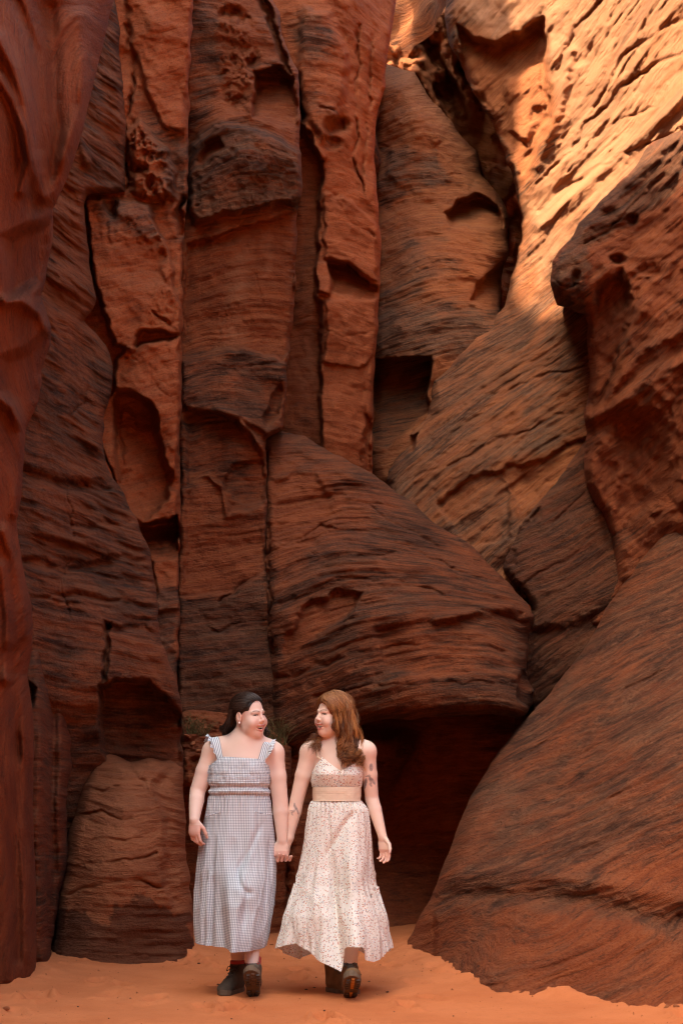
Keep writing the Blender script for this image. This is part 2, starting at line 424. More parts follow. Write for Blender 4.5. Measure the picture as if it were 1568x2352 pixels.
rock('canyon_wall', 'rounded orange banded boulder at the foot of the left wall',
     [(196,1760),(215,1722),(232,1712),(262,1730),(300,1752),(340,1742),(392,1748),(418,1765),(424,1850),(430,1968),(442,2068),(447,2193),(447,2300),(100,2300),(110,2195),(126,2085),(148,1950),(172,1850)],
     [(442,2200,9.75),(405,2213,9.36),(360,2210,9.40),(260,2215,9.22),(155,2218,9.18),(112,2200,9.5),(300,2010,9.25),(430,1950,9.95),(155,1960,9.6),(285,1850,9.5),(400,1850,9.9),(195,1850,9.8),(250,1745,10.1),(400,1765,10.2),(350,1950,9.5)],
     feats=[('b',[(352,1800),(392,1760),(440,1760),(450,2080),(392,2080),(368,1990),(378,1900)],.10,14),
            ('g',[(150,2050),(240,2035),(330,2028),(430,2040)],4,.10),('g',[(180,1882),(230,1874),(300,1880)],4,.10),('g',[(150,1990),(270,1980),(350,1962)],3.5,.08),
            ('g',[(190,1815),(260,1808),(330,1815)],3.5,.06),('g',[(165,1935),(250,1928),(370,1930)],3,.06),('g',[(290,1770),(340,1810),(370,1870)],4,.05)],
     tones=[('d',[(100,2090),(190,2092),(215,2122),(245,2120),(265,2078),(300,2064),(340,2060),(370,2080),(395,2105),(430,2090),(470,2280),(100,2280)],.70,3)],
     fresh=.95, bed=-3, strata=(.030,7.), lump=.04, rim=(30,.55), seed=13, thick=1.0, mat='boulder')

rock('canyon_wall', 'cracked red slabs stacked in the left wall beside the tall crack',
     [(255,-60),(450,-60),(448,0),(440,80),(433,190),(438,260),(432,400),(421,560),(419,700),(416,900),(414,1100),(413,1280),(411,1500),(409,1680),(330,1680),(300,1200),(220,1000),(200,800),(170,700),(185,440),(255,400)],
     [(440,0,12.5),(300,100,12.3),(420,500,12.4),(250,600,12.1),(410,900,12.2),(300,900,12.1),(400,1250,12.2),(300,1200,12.0),(400,1600,11.7)],
     feats=[('b',[(280,-60),(446,-60),(434,190),(424,310),(375,290),(330,200),(300,120)],-.18,10,.95),
            ('b',[(292,300),(320,270),(380,330),(402,400),(396,450),(350,465),(300,440)],-.35,16,.7),
            ('b',[(196,455),(240,448),(340,470),(375,540),(400,620),(413,700),(413,770),(330,760),(300,800),(262,790),(235,720),(215,640),(205,560)],-.42,7,.85),
            ('b',[(262,820),(290,790),(413,772),(415,1000),(402,1100),(375,1050),(365,960),(345,920),(300,895),(262,895)],-.40,5,.95),
            ('o',[(268,900),(300,898),(345,924),(362,965),(372,1050),(398,1110),(385,1150),(330,1185),(290,1160),(262,1050)],.35,10,1.),
            ('b',[(290,1170),(330,1192),(372,1165),(390,1120),(413,1130),(413,1192),(340,1204),(300,1184)],-.25,7,.9),
            ('o',[(318,1208),(350,1194),(412,1184),(412,1282),(345,1282)],.9,4),
            ('b',[(350,1288),(412,1286),(411,1400),(360,1400)],-.12,5,.8),
            ('e',258,475,12,22,.35),('e',372,588,14,18,.2),
            ('n',[(292,270),(350,300),(402,380),(400,460),(350,470),(295,440)],.10,44),('n',[(310,500),(380,540),(410,650),(405,760),(340,740),(350,620)],.07,50),('n',[(210,470),(330,480),(350,560),(230,560)],.03,30),
            ('g',[(288,800),(310,840),(340,830),(360,880),(400,930)],3,.08),('g',[(290,60),(298,200),(288,300),(290,430)],5,.5),
            ('g',[(420,450),(405,480),(415,540)],8,.4),('g',[(330,760),(300,800),(262,820),(258,900)],4,.25),
            ('g',[(350,710),(380,740),(400,760)],4,.14),('g',[(285,900),(283,1150)],2.6,.12)],
     tones=[('f',[(300,200),(420,300),(425,480),(380,440),(330,330)],-.55,20),('f',[(196,455),(240,448),(350,470),(370,540),(240,510)],-.5,14),
            ('f',[(355,1350),(411,1350),(409,1680),(350,1680)],-.8,20)],
     fresh=.8, mat='slab', bed=20, strata=(.012,6.), lump=.07, rim=(8,.16), seed=17, thick=1.6, lumpf=3.2)

rock('canyon_wall', 'broad rounded rock column with pale streaks left of centre',
     [(430,-60),(600,-60),(640,30),(655,100),(682,160),(690,230),(684,330),(690,350),(692,425),(686,470),(680,560),(676,680),(668,784),(660,849),(652,984),(612,1009),(613,1150),(614,1300),(620,1360),(628,1500),(640,1530),(660,1720),(400,1720),(404,1600),(406,1500),(408,1280),(411,1100),(405,900),(404,700),(406,560),(418,400),(424,260),(420,190),(428,80)],
     [(450,0,12.9),(600,0,13.2),(440,350,12.9),(560,350,12.4),(685,350,12.9),(430,700,12.7),(550,700,12.5),(670,700,12.8),(420,1000,12.5),(520,1000,12.3),(650,980,12.7),(430,1300,12.2),(600,1300,12.2),(420,1600,11.9),(620,1600,11.9)],
     feats=[('b',[(440,335),(460,305),(500,288),(560,288),(630,312),(686,345),(694,425),(688,475),(630,470),(540,492),(450,512),(432,480)],-.30,12,.15),
            ('o',[(588,165),(640,150),(674,180),(684,300),(600,285),(578,268)],.65,8,.9),
            ('b',[(600,-40),(630,40),(650,100),(672,170),(650,160),(620,60),(590,0)],.35,6),
            ('o',[(470,322),(500,318),(512,340),(480,365),(452,388)],.35,6,.9),
            ('b',[(425,560),(500,545),(560,520),(690,480),(676,784),(645,830),(560,800),(418,815)],.14,5,.85),
            ('b',[(415,818),(560,805),(664,830),(654,984),(612,1009),(550,962),(418,935)],-.13,9,.35),
            ('b',[(425,955),(480,940),(545,965),(610,1040),(610,1160),(530,1182),(515,1120),(480,1090),(428,1120)],.18,10,.55),
            ('b',[(515,1122),(530,1062),(610,1052),(610,1145),(560,1160)],.16,7,.5),
            ('b',[(428,1130),(445,1105),(480,1095),(512,1130),(520,1190),(610,1180),(612,1310),(540,1360),(420,1370)],.06,6,.75),
            ('b',[(640,870),(648,900),(640,960),(610,985),(600,960),(620,930)],.14,6),
            ('g',[(500,1378),(540,1362),(560,1342),(610,1312)],4,.12),('g',[(470,840),(500,830),(560,845),(640,830)],3,.06),
            ('g',[(560,560),(590,640),(610,700)],3,.05),('g',[(510,620),(520,700),(500,784)],4,.03),
            ('g',[(480,500),(560,480),(640,470),(690,455)],3.5,.10),('g',[(440,440),(540,400),(690,400)],3,.05),
            ('n',[(495,20),(570,30),(590,150),(585,270),(540,260),(505,170)],.12,55),('n',[(440,300),(690,340),(690,480),(440,500)],.025,30),
            ('r',[(500,940),(545,960),(608,1035)],9,.12),('g',[(416,1440),(500,1445),(625,1420)],3,.05)],
     tones=[('p',[(540,560),(575,560),(560,700),(550,800),(505,800),(520,700)],.28,22),('p',[(605,540),(622,520),(612,640),(602,640)],.3,9),
            ('f',[(415,1370),(540,1362),(612,1320),(640,1720),(400,1720)],-.85,26),('f',[(450,30),(500,60),(520,200),(440,290)],-.6,26),
            ('f',[(500,40),(580,50),(580,280),(520,240)],.6,16)],
     fresh=.60, bed=7, strata=(.018,6.), lump=.06, rim=(12,.3), seed=23, thick=1.8, lumpf=2.8)

rock('canyon_wall', 'flat sided red rock tower with a dark notch near the centre',
     [(590,-60),(915,-60),(911,0),(889,125),(884,200),(866,250),(859,350),(866,450),(874,550),(873,650),(866,784),(859,850),(856,984),(856,1130),(800,1130),(630,1100),(630,300),(640,150)],
     [(740,700,14.0),(860,700,14.5),(740,1000,14.0),(850,1000,14.3),(760,300,14.2),(860,300,14.9),(640,700,14.5),(640,300,14.6),(660,0,14.5),(900,0,15.4),(640,1000,14.2),(780,0,14.4)],
     feats=[('b',[(620,120),(685,165),(700,280),(744,365),(738,440),(732,520),(725,690),(738,700),(738,1100),(620,1100)],.45,7,.75),
            ('o',[(757,603),(800,606),(870,662),(872,690),(800,682),(757,672)],.65,4),
            ('b',[(727,600),(757,603),(755,680),(726,675)],-.15,4,.9),
            ('b',[(745,690),(868,690),(862,820),(830,850),(745,830)],-.08,4,1.),
            ('b',[(745,440),(800,450),(868,520),(870,650),(800,604),(745,596)],-.10,5,.8),
            ('b',[(690,10),(760,30),(800,120),(790,230),(740,330),(700,260),(685,150)],-.16,14,.6),
            ('e',770,290,26,22,.3),('e',765,330,18,12,.2),('g',[(822,60),(815,200),(818,380),(830,440)],4,.18),('g',[(850,80),(845,250),(838,400)],4,.12),
            ('g',[(740,240),(770,250),(790,300)],5,.14),('g',[(835,790),(836,900),(835,1060)],3.5,.22),('g',[(770,440),(800,500),(860,540)],4,.1),
            ('g',[(745,760),(790,770),(860,760)],2.4,.04),('b',[(838,950),(852,960),(852,1100),(836,1100)],.25,4),('r',[(690,280),(740,360)],8,.2)],
     tones=[('d',[(640,800),(735,800),(735,1000),(640,1000)],.25,30),('p',[(700,700),(730,690),(725,900),(700,900)],.25,16),('f',[(640,30),(720,10),(770,120),(740,160),(680,120)],-.5,18)],
     fresh=.92, bed=-4, strata=(.012,5.), lump=.05, rim=(10,.3), seed=29, thick=2.2, jagged=2.0, lumpf=3., mat='slab')

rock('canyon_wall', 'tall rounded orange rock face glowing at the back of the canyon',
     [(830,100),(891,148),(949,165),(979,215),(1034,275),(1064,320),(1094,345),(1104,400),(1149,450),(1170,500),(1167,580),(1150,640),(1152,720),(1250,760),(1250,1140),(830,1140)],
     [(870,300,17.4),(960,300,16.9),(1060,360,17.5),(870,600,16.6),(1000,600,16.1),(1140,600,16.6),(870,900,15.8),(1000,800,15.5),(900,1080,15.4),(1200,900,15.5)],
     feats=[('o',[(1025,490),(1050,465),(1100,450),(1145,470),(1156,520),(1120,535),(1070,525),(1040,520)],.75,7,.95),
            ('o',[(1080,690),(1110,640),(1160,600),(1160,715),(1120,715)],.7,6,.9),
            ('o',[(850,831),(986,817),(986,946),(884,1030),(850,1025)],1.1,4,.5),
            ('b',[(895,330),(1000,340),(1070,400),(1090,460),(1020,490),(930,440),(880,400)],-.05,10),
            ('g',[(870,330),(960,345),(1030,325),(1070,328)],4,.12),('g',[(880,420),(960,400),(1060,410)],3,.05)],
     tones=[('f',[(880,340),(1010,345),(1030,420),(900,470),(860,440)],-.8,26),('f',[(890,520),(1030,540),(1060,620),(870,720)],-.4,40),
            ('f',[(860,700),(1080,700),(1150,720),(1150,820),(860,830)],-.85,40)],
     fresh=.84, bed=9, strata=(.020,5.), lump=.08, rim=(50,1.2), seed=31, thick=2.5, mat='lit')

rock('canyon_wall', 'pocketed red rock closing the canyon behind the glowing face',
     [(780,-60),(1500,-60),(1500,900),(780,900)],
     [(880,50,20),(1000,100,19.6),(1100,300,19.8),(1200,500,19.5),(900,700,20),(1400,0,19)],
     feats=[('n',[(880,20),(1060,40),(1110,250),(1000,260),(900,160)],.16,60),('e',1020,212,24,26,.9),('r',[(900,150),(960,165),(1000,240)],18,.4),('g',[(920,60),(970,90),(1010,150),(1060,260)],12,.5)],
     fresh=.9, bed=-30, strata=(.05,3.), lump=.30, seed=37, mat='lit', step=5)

def gcurve(pos, pts, s, t):
    return s + .10*np.sin(t*1.1+.5), t
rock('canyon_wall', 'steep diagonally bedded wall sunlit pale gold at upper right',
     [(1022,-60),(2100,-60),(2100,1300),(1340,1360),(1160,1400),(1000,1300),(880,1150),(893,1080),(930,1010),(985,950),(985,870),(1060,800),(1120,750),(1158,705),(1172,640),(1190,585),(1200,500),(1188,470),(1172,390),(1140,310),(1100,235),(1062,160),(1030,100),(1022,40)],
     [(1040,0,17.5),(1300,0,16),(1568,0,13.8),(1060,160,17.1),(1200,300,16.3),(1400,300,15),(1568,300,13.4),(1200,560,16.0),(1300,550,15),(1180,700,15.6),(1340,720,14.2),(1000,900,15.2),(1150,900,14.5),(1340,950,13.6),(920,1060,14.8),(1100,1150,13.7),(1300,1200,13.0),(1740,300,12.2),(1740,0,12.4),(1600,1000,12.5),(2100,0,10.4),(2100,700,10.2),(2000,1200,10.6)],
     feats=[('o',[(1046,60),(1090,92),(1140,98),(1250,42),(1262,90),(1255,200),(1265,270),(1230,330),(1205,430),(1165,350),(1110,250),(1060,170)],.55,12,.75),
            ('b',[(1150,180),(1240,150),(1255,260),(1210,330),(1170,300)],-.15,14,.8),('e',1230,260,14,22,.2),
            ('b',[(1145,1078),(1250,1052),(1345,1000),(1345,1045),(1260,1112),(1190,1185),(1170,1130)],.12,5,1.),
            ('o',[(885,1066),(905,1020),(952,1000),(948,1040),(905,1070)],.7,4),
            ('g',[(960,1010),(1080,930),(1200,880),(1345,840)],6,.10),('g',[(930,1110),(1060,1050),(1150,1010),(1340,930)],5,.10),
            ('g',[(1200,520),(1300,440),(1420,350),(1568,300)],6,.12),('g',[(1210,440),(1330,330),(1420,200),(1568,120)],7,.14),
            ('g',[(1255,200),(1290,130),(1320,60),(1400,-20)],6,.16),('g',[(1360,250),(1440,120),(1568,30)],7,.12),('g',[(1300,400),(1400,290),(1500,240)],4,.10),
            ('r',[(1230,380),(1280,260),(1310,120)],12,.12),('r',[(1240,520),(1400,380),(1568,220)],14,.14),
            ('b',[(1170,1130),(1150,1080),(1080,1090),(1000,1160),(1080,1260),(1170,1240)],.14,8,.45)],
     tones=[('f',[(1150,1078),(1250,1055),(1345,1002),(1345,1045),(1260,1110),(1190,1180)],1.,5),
            ('p',[(1040,-60),(1760,-60),(1760,300),(1330,500),(1240,640),(1210,470),(1290,270),(1250,60),(1140,90),(1050,40)],.85,24),  # pale patch paints the sunlight into the stone colour
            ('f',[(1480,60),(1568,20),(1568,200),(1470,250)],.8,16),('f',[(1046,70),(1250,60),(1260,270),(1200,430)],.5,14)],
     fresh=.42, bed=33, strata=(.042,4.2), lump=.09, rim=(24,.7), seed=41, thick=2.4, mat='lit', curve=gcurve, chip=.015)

rock('canyon_wall', 'dark overhanging rock nose jutting from the right edge',
     [(2100,120),(1760,230),(1568,300),(1500,325),(1440,400),(1390,450),(1330,510),(1310,550),(1285,575),(1264,600),(1261,650),(1276,700),(1314,712),(1345,722),(1350,784),(1354,884),(1339,959),(1344,999),(1341,1064),(1345,1110),(1384,1184),(1405,1259),(1410,1330),(1300,1450),(2100,1450)],
     [(1280,640,11.6),(1340,720,11.9),(1345,1000,12.1),(1400,1250,12.0),(1568,1200,11.3),(1568,800,11.2),(1450,700,11.6),(1450,450,12.0),(1568,350,11.7),(1740,800,10.3),(2080,400,9.3),(2080,1200,8.9)],
     feats=[('b',[(1350,735),(1370,660),(1430,620),(1460,690),(1430,790),(1400,900),(1350,960)],.35,20,.8),
            ('b',[(1400,960),(1568,900),(1568,1180),(1420,1180)],.25,40,.75),
            ('e',1450,500,20,14,.3),('e',1425,595,20,12,.2),('e',1500,620,30,18,.15),('g',[(1390,520),(1480,440),(1568,390)],5,.10),('g',[(1340,560),(1400,510),(1470,480)],4,.09),
            ('e',1295,690,16,10,.22),('e',1320,640,10,14,.12),('g',[(1270,640),(1300,655),(1330,650)],4,.08),('g',[(1268,665),(1300,680)],3,.06),
            ('r',[(1345,960),(1400,940),(1500,860),(1568,830)],16,.14),('r',[(1400,900),(1480,800),(1568,760)],14,.1)],
     tones=[('f',[(1300,450),(1568,290),(1760,230),(1760,420),(1568,450),(1420,500),(1300,600)],-.8,20),('f',[(1261,600),(1340,560),(1340,722),(1276,712)],-.9,14)],
     fresh=.68, bed=34, strata=(.045,4.), lump=.14, rim=(24,.6), seed=43, thick=2.2, lumpf=2.6)

rock('canyon_wall', 'grey brown bedded slab wedged under the rock nose',
     [(1345,1005),(1309,1064),(1234,1154),(1189,1209),(1184,1229),(1164,1269),(1151,1304),(1179,1344),(1209,1374),(1222,1400),(1180,1430),(1170,1560),(1260,1720),(1560,1720),(1540,1100),(1400,1000)],
     [(1340,1020,13),(1190,1220,12.9),(1160,1300,12.7),(1230,1430,12.4),(1400,1300,12.15),(1300,1550,12.1),(1450,1200,12.2),(1300,1700,12.3)],
     feats=[('b',[(1150,1310),(1165,1268),(1190,1262),(1185,1300)],.15,5),('b',[(1182,1232),(1200,1205),(1245,1165),(1250,1180),(1205,1225)],.2,5),
            ('b',[(1215,1440),(1300,1430),(1400,1380),(1420,1640),(1210,1640)],.12,20),('g',[(1200,1340),(1300,1280),(1400,1200)],5,.08),('g',[(1190,1260),(1290,1190),(1340,1130)],4,.06)],
     fresh=.22, bed=30, strata=(.045,5.), lump=.05, rim=(20,.5), seed=47, thick=1.8)

rock('canyon_wall', 'big domed dark rock with overhanging lip above the cave',
     [(594,1030),(600,1008),(650,990),(700,1000),(760,1040),(800,1060),(850,1085),(890,1115),(960,1170),(1010,1210),(1060,1240),(1110,1280),(1150,1320),(1180,1350),(1210,1385),(1224,1420),(1216,1450),(1212,1500),(1208,1560),(1224,1585),(1222,1620),(1203,1642),(1180,1648),(1120,1640),(1080,1648),(1000,1645),(940,1652),(880,1650),(840,1660),(800,1690),(740,1720),(690,1735),(640,1730),(612,1660),(612,1500),(602,1360),(600,1150)],
     [(650,1000,12.9),(800,1065,12.8),(960,1175,12.6),(1110,1285,12.3),(1215,1420,11.9),(630,1300,12.1),(800,1300,11.8),(1000,1400,11.4),(1150,1450,11.3),(640,1550,11.8),(800,1550,11.4),(1000,1600,11.0),(1180,1630,11.0),(700,1700,11.7)],
     feats=[('o',[(640,1490),(700,1385),(780,1362),(835,1366),(800,1420),(720,1470),(650,1525)],.16,9,.7),
            ('b',[(860,1440),(1000,1420),(1200,1400),(1210,1540),(1000,1560),(880,1540)],.07,12),
            ('g',[(640,1560),(800,1500),(1000,1480),(1200,1500)],7,.10),('g',[(720,1600),(900,1570),(1200,1570)],5,.09),
            ('g',[(640,1380),(760,1340),(900,1330),(1050,1380),(1190,1420)],6,.08),('g',[(660,1250),(740,1210),(840,1230)],6,.10),
            ('r',[(1000,1425),(1100,1400),(1190,1390),(1215,1410)],10,.12),('g',[(700,1090),(800,1140),(900,1200),(1000,1260)],5,.07),
            ('g',[(820,1280),(940,1270),(1080,1320)],4,.06),('b',[(1200,1540),(1230,1560),(1230,1640),(1190,1600)],.25,6),
            ('g',[(616,1040),(612,1300),(624,1500)],3,.2),('b',[(625,1100),(720,1080),(780,1180),(720,1260),(625,1250)],.08,12,.7)],
     tones=[('f',[(625,1100),(760,1100),(790,1250),(640,1350)],.5,40)],
     fresh=.43, bed=6, dip=.25, strata=(.05,4.8), lump=.08, rim=(34,.6), seed=53, thick=2.8, curve=lambda pos, pts, s, t: (s + .10*np.abs(t-.3)**1.6, t))

rock('canyon_wall', 'shadowed lower rock wall and cave behind the walking women',
     [(370,1760),(640,1760),(690,1650),(760,1590),(1420,1540),(1420,2300),(370,2300)],
     [(420,2140,11.8),(650,2140,11.85),(760,2140,12.0),(900,2138,12.2),(1100,2140,12.8),(1300,2140,13),(420,1720,11.5),(650,1720,12.0),(760,1720,12.3),(900,1720,13.0),(1000,1680,14.0),(1100,1700,14.4),(1000,1900,14.4),(1200,1800,14.6),(860,1900,13.3),(760,1900,12.2),(1400,1800,14.6)],
     feats=[('b',[(800,1680),(970,1688),(962,1740),(930,1792),(905,1842),(870,1862),(790,1850)],-.7,26,.8),
            ('g',[(655,1790),(653,1900),(657,2020),(655,2160)],3.5,.25),('g',[(430,1800),(540,1815),(650,1800)],5,.12),('e',540,1900,60,60,-.12),
            ('g',[(425,1930),(540,1945),(650,1930)],4,.08),('b',[(660,1820),(760,1800),(800,1900),(780,2050),(664,2060)],-.1,14)],
     fresh=.7, bed=3, strata=(.03,5.), lump=.06, seed=59, thick=.5, step=4)

rock('rubble_ledge', 'sandy ledge of orange rubble behind the woman in grey',
     [(405,1640),(440,1630),(520,1638),(600,1655),(650,1690),(668,1720),(672,1800),(640,1840),(405,1800)],
     [(420,1640,11.75),(640,1690,11.75),(420,1720,11.15),(650,1755,11.25),(420,1790,11.1),(640,1830,11.3),(530,1640,11.8),(530,1720,11.15)],
     feats=[('g',[(410,1735),(500,1730),(660,1745)],4,.10),('e',470,1760,30,20,-.08),('e',560,1770,30,22,-.08)],
     fresh=.85, bed=-4, strata=(.05,7.), lump=.10, seed=61, thick=.9, lumpf=5., chip=.06)

rock('canyon_wall', 'big smooth diagonally layered slope rising along the right side',
     [(2150,700),(1720,960),(1568,1135),(1480,1256),(1400,1384),(1340,1492),(1262,1590),(1180,1680),(1120,1760),(1080,1830),(1050,1900),(1030,1960),(990,2060),(960,2110),(930,2170),(902,2222),(900,2300),(960,2330),(1060,2380),(1200,2430),(1720,2460),(2150,2520)],
     [(905,2218,9.2),(969,2208,9.45),(1034,2245,8.57),(1144,2285,7.76),(1294,2293,7.6),(1484,2323,7.1),(1568,2325,7.05),(1260,1590,11),(1568,1170,11.6),(1400,1700,9.4),(1568,1600,9.2),(1200,1900,9.4),(1080,1830,10.3),(1568,2000,7.9),(1030,2050,9.4),(1250,2100,8.2),(1700,1300,10.6),(1700,2300,6.7),(2150,900,10.2),(2150,2400,5.9),(2150,1700,7.8)],
     feats=[('g',[(1010,2060),(1150,2055),(1300,2075),(1568,2120)],26,.10),('r',[(1020,2010),(1200,2000),(1400,2030),(1568,2060)],22,.06),
            ('g',[(1085,1850),(1250,1700),(1400,1600),(1568,1510)],4,.05),('g',[(1170,1720),(1300,1600),(1420,1530),(1568,1400)],3.5,.04),
            ('g',[(1005,2060),(1004,2120),(1000,2230)],5,.10),('b',[(900,2240),(960,2110),(1004,2050),(1000,2240)],.10,4,.6),
            ('g',[(1040,1990),(1200,1900),(1400,1830),(1568,1790)],4,.03),('g',[(1260,1580),(1400,1480),(1568,1340)],3,.05)],
     tones=[('f',[(990,2080),(1150,2070),(1300,2090),(1568,2140),(1720,2160),(1720,2460),(880,2420),(930,2150)],.38,30),
            ('f',[(1200,2010),(1400,1990),(1720,1960),(1720,2100),(1400,2070)],.4,40)],
     fresh=.34, bed=28, dip=-.05, strata=(.030,8.5), lump=.03, rim=(40,.8), seed=67, thick=1.8, mat='slope', jagged=2.0, lumpf=1.2, chip=.006,
     curve=lambda pos, pts, s, t: (s + .16*np.clip(2.2-pos[:,2],0,3)**1.5*.35*(t-.5)*.5, t))

# upper walls and flanks of the canyon outside the picture: unseen, shaped to shade it and bounce sunlight
def wall_strip(name, label, path, zb, zt, seed, lean=0., nz=60, ns=120, mat='rough', rough=.25):
    path = np.array(path, float); seg = np.r_[0, np.cumsum(np.linalg.norm(np.diff(path, axis=0), axis=1))]
    s = np.linspace(0, seg[-1], ns); x = np.interp(s, seg, path[:, 0]); y = np.interp(s, seg, path[:, 1])
    tx = np.gradient(x); ty = np.gradient(y); l = np.hypot(tx, ty); nx, ny = -ty/l, tx/l
    k = np.linspace(0, 1, nz)[:, None]
    b = np.array([zb(a) for a in y])[None]; t = np.array([zt(a) for a in y])[None] if callable(zt) else np.full((1, ns), zt)
    Z = b + (t - b) * k
    X = np.broadcast_to(x[None], Z.shape).copy(); Y = np.broadcast_to(y[None], Z.shape).copy()
    p = np.c_[X.ravel(), Y.ravel(), Z.ravel()]
    d = rough * fbm(p * .7, 4, seed) + .12 * np.tanh(2*vnoise(p * np.array([.3, .3, 2.4]), seed + 5))
    off = d.reshape(Z.shape) + lean * (Z - b)
    X += nx * off; Y += ny * off; Z += .5 * vnoise(np.c_[p[:, :2]*.5, p[:, 2]*0], seed+9).reshape(Z.shape) * k
    i = (np.arange(nz-1)[:, None]*ns + np.arange(ns-1)[None]).ravel()
    q = np.c_[i, i+1, i+ns+1, i+ns]
    v = np.c_[X.ravel(), Y.ravel(), Z.ravel()]
    me = new_mesh(name, v, q)
    vec_attr(me, 'bed', np.c_[v[:, 1]+v[:, 0], v[:, 2], v[:, 0]]); vec_attr(me, 'tone', np.tile([.6, 0, 0], (len(v), 1)))
    return link(name, me, MAT[mat], label=label, kind='structure')

top = lambda y: CAMZ + (HZ + 45) / F * y
LEFT_TOP = 17.0
wall_strip('canyon_rim', 'upper left canyon wall above the picture', [(-2.5,5.6),(-2.4,7.2),(-2.5,9),(-2.8,11),(-2.6,12.4),(-1.5,13.6),(-.4,15.0),(.1,16.2),(.3,19)], lambda y: top(y) - 2.5, LEFT_TOP, 71, lean=.03)
wall_strip('canyon_flank', 'left canyon wall beside the camera', [(-9,-7),(-5.2,-2.5),(-3.6,1),(-2.9,4),(-2.5,6.8),(-2.9,8.4)], lambda y: -.3, 16.5, 73, lean=.06)
wall_strip('canyon_flank', 'right canyon wall beside the camera', [(3.6,9.4),(2.9,6.2),(3.6,2.5),(5.5,-1),(9,-4)], lambda y: -.3, 5.5, 77, lean=.25, mat='slope')
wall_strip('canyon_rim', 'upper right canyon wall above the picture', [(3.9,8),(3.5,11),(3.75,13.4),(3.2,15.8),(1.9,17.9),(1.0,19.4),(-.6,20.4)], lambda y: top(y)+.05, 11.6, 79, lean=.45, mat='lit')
wall_strip('sky_block_shell', 'added unseen shell behind the canyon walls to block sky', [(9,6),(8,16),(5,25),(-4,25),(-8,16),(-7,4)], lambda y: -1, 12., 83, lean=.0, nz=30, ns=60)  # added shell, keeps sky light from leaking in behind the walls

wall_strip('sky_block_wall', 'added unseen wall behind the camera to cut the frontal sky', [(8,-5),(4,-10),(-3,-11),(-8,-6)], lambda y: -.3, 10.5, 89, lean=.15, nz=30, ns=60)  # added out of view to block low sky light from the front

# ------------------------------------------------------------------ sand floor
def ground():
    xs = np.unique(np.r_[-300, -120, -50, -20, np.linspace(-9, -3.2, 24), np.linspace(-3.2, 3.2, 320), np.linspace(3.2, 9, 24), 20, 50, 120, 300])
    ys = np.unique(np.r_[-300, -120, -50, -20, np.linspace(-9, 5.5, 40), np.linspace(5.5, 10, 300), np.linspace(10, 15, 120), 18, 24, 40, 90, 300])
    X, Y = np.meshgrid(xs, ys); p = np.c_[X.ravel(), Y.ravel(), np.zeros(X.size)]
    z = .020 * fbm(p * .7, 2, 5) + .005 * fbm(p * 4.5, 4, 6) + .0035 * np.abs(fbm(p * 17, 3, 7))
    rng = np.random.default_rng(4)
    wob = fbm(p*22, 2, 9)
    for k in range(120):                                            # scuffs and footprints
        c = np.array([rng.uniform(-2, 2), rng.uniform(6.3, 11.5)]); a = rng.uniform(-.5, .5)
        dx = (p[:, 0]-c[0])*math.cos(a) + (p[:, 1]-c[1])*math.sin(a); dy = -(p[:, 0]-c[0])*math.sin(a) + (p[:, 1]-c[1])*math.cos(a)
        r = np.sqrt((dx/.05)**2 + (dy/.12)**2)*(1 + .15*wob); dep = rng.uniform(.014, .034)
        z += -dep*np.exp(-r**4) + dep*.7*np.exp(-((r-1.35)/.3)**2)
    # the sand banks up against the rock on both sides
    xl = np.interp(p[:, 1], [6, 7.9, 8.3, 9.2, 9.7, 10.7, 11.9], [-2.0, -1.9, -1.75, -1.7, -1.1, -1.05, -1.2])
    xr = np.interp(p[:, 1], [6, 7.1, 7.7, 8.5, 9.3, 10, 12], [2.0, 1.7, 1.0, .62, .42, .42, .9])
    e = np.minimum(p[:, 0]-xl, xr-p[:, 0])
    z += .05 * np.exp(-np.clip(e, 0, 9)/.16) * (1 + .35*fbm(p*7, 3, 8))
    far = sstep(14, 40, np.hypot(p[:, 0], p[:, 1])); z = z*(1-far)
    nx, ny = len(xs), len(ys)
    i = (np.arange(ny-1)[:, None]*nx + np.arange(nx-1)[None]).ravel()
    v = np.c_[p[:, :2], z]
    me = new_mesh('ground', v, np.c_[i, i+1, i+nx+1, i+nx])
    return link('ground', me, MAT['sand'], label='orange sand floor of the canyon', kind='structure'), (xs, ys, z.reshape(ny, nx))
GROUND, _gz = ground()
def gz(x, y):
    xs, ys, Z = _gz
    i = int(np.clip(np.searchsorted(xs, x)-1, 0, len(xs)-2)); j = int(np.clip(np.searchsorted(ys, y)-1, 0, len(ys)-2))
    return float(Z[j:j+2, i:i+2].mean())

# ------------------------------------------------------------------ figures: distance-field bodies meshed with surface nets
Y0 = 7.90                                    # the women walk about 7.9 m from the camera
def Z(zx, zy, y=Y0): return P(407.7 + .34*zx, 1555.5 + .34*zy, y)
ZM = .34 * Y0 / F                            # metres per unit of those close-up coordinates

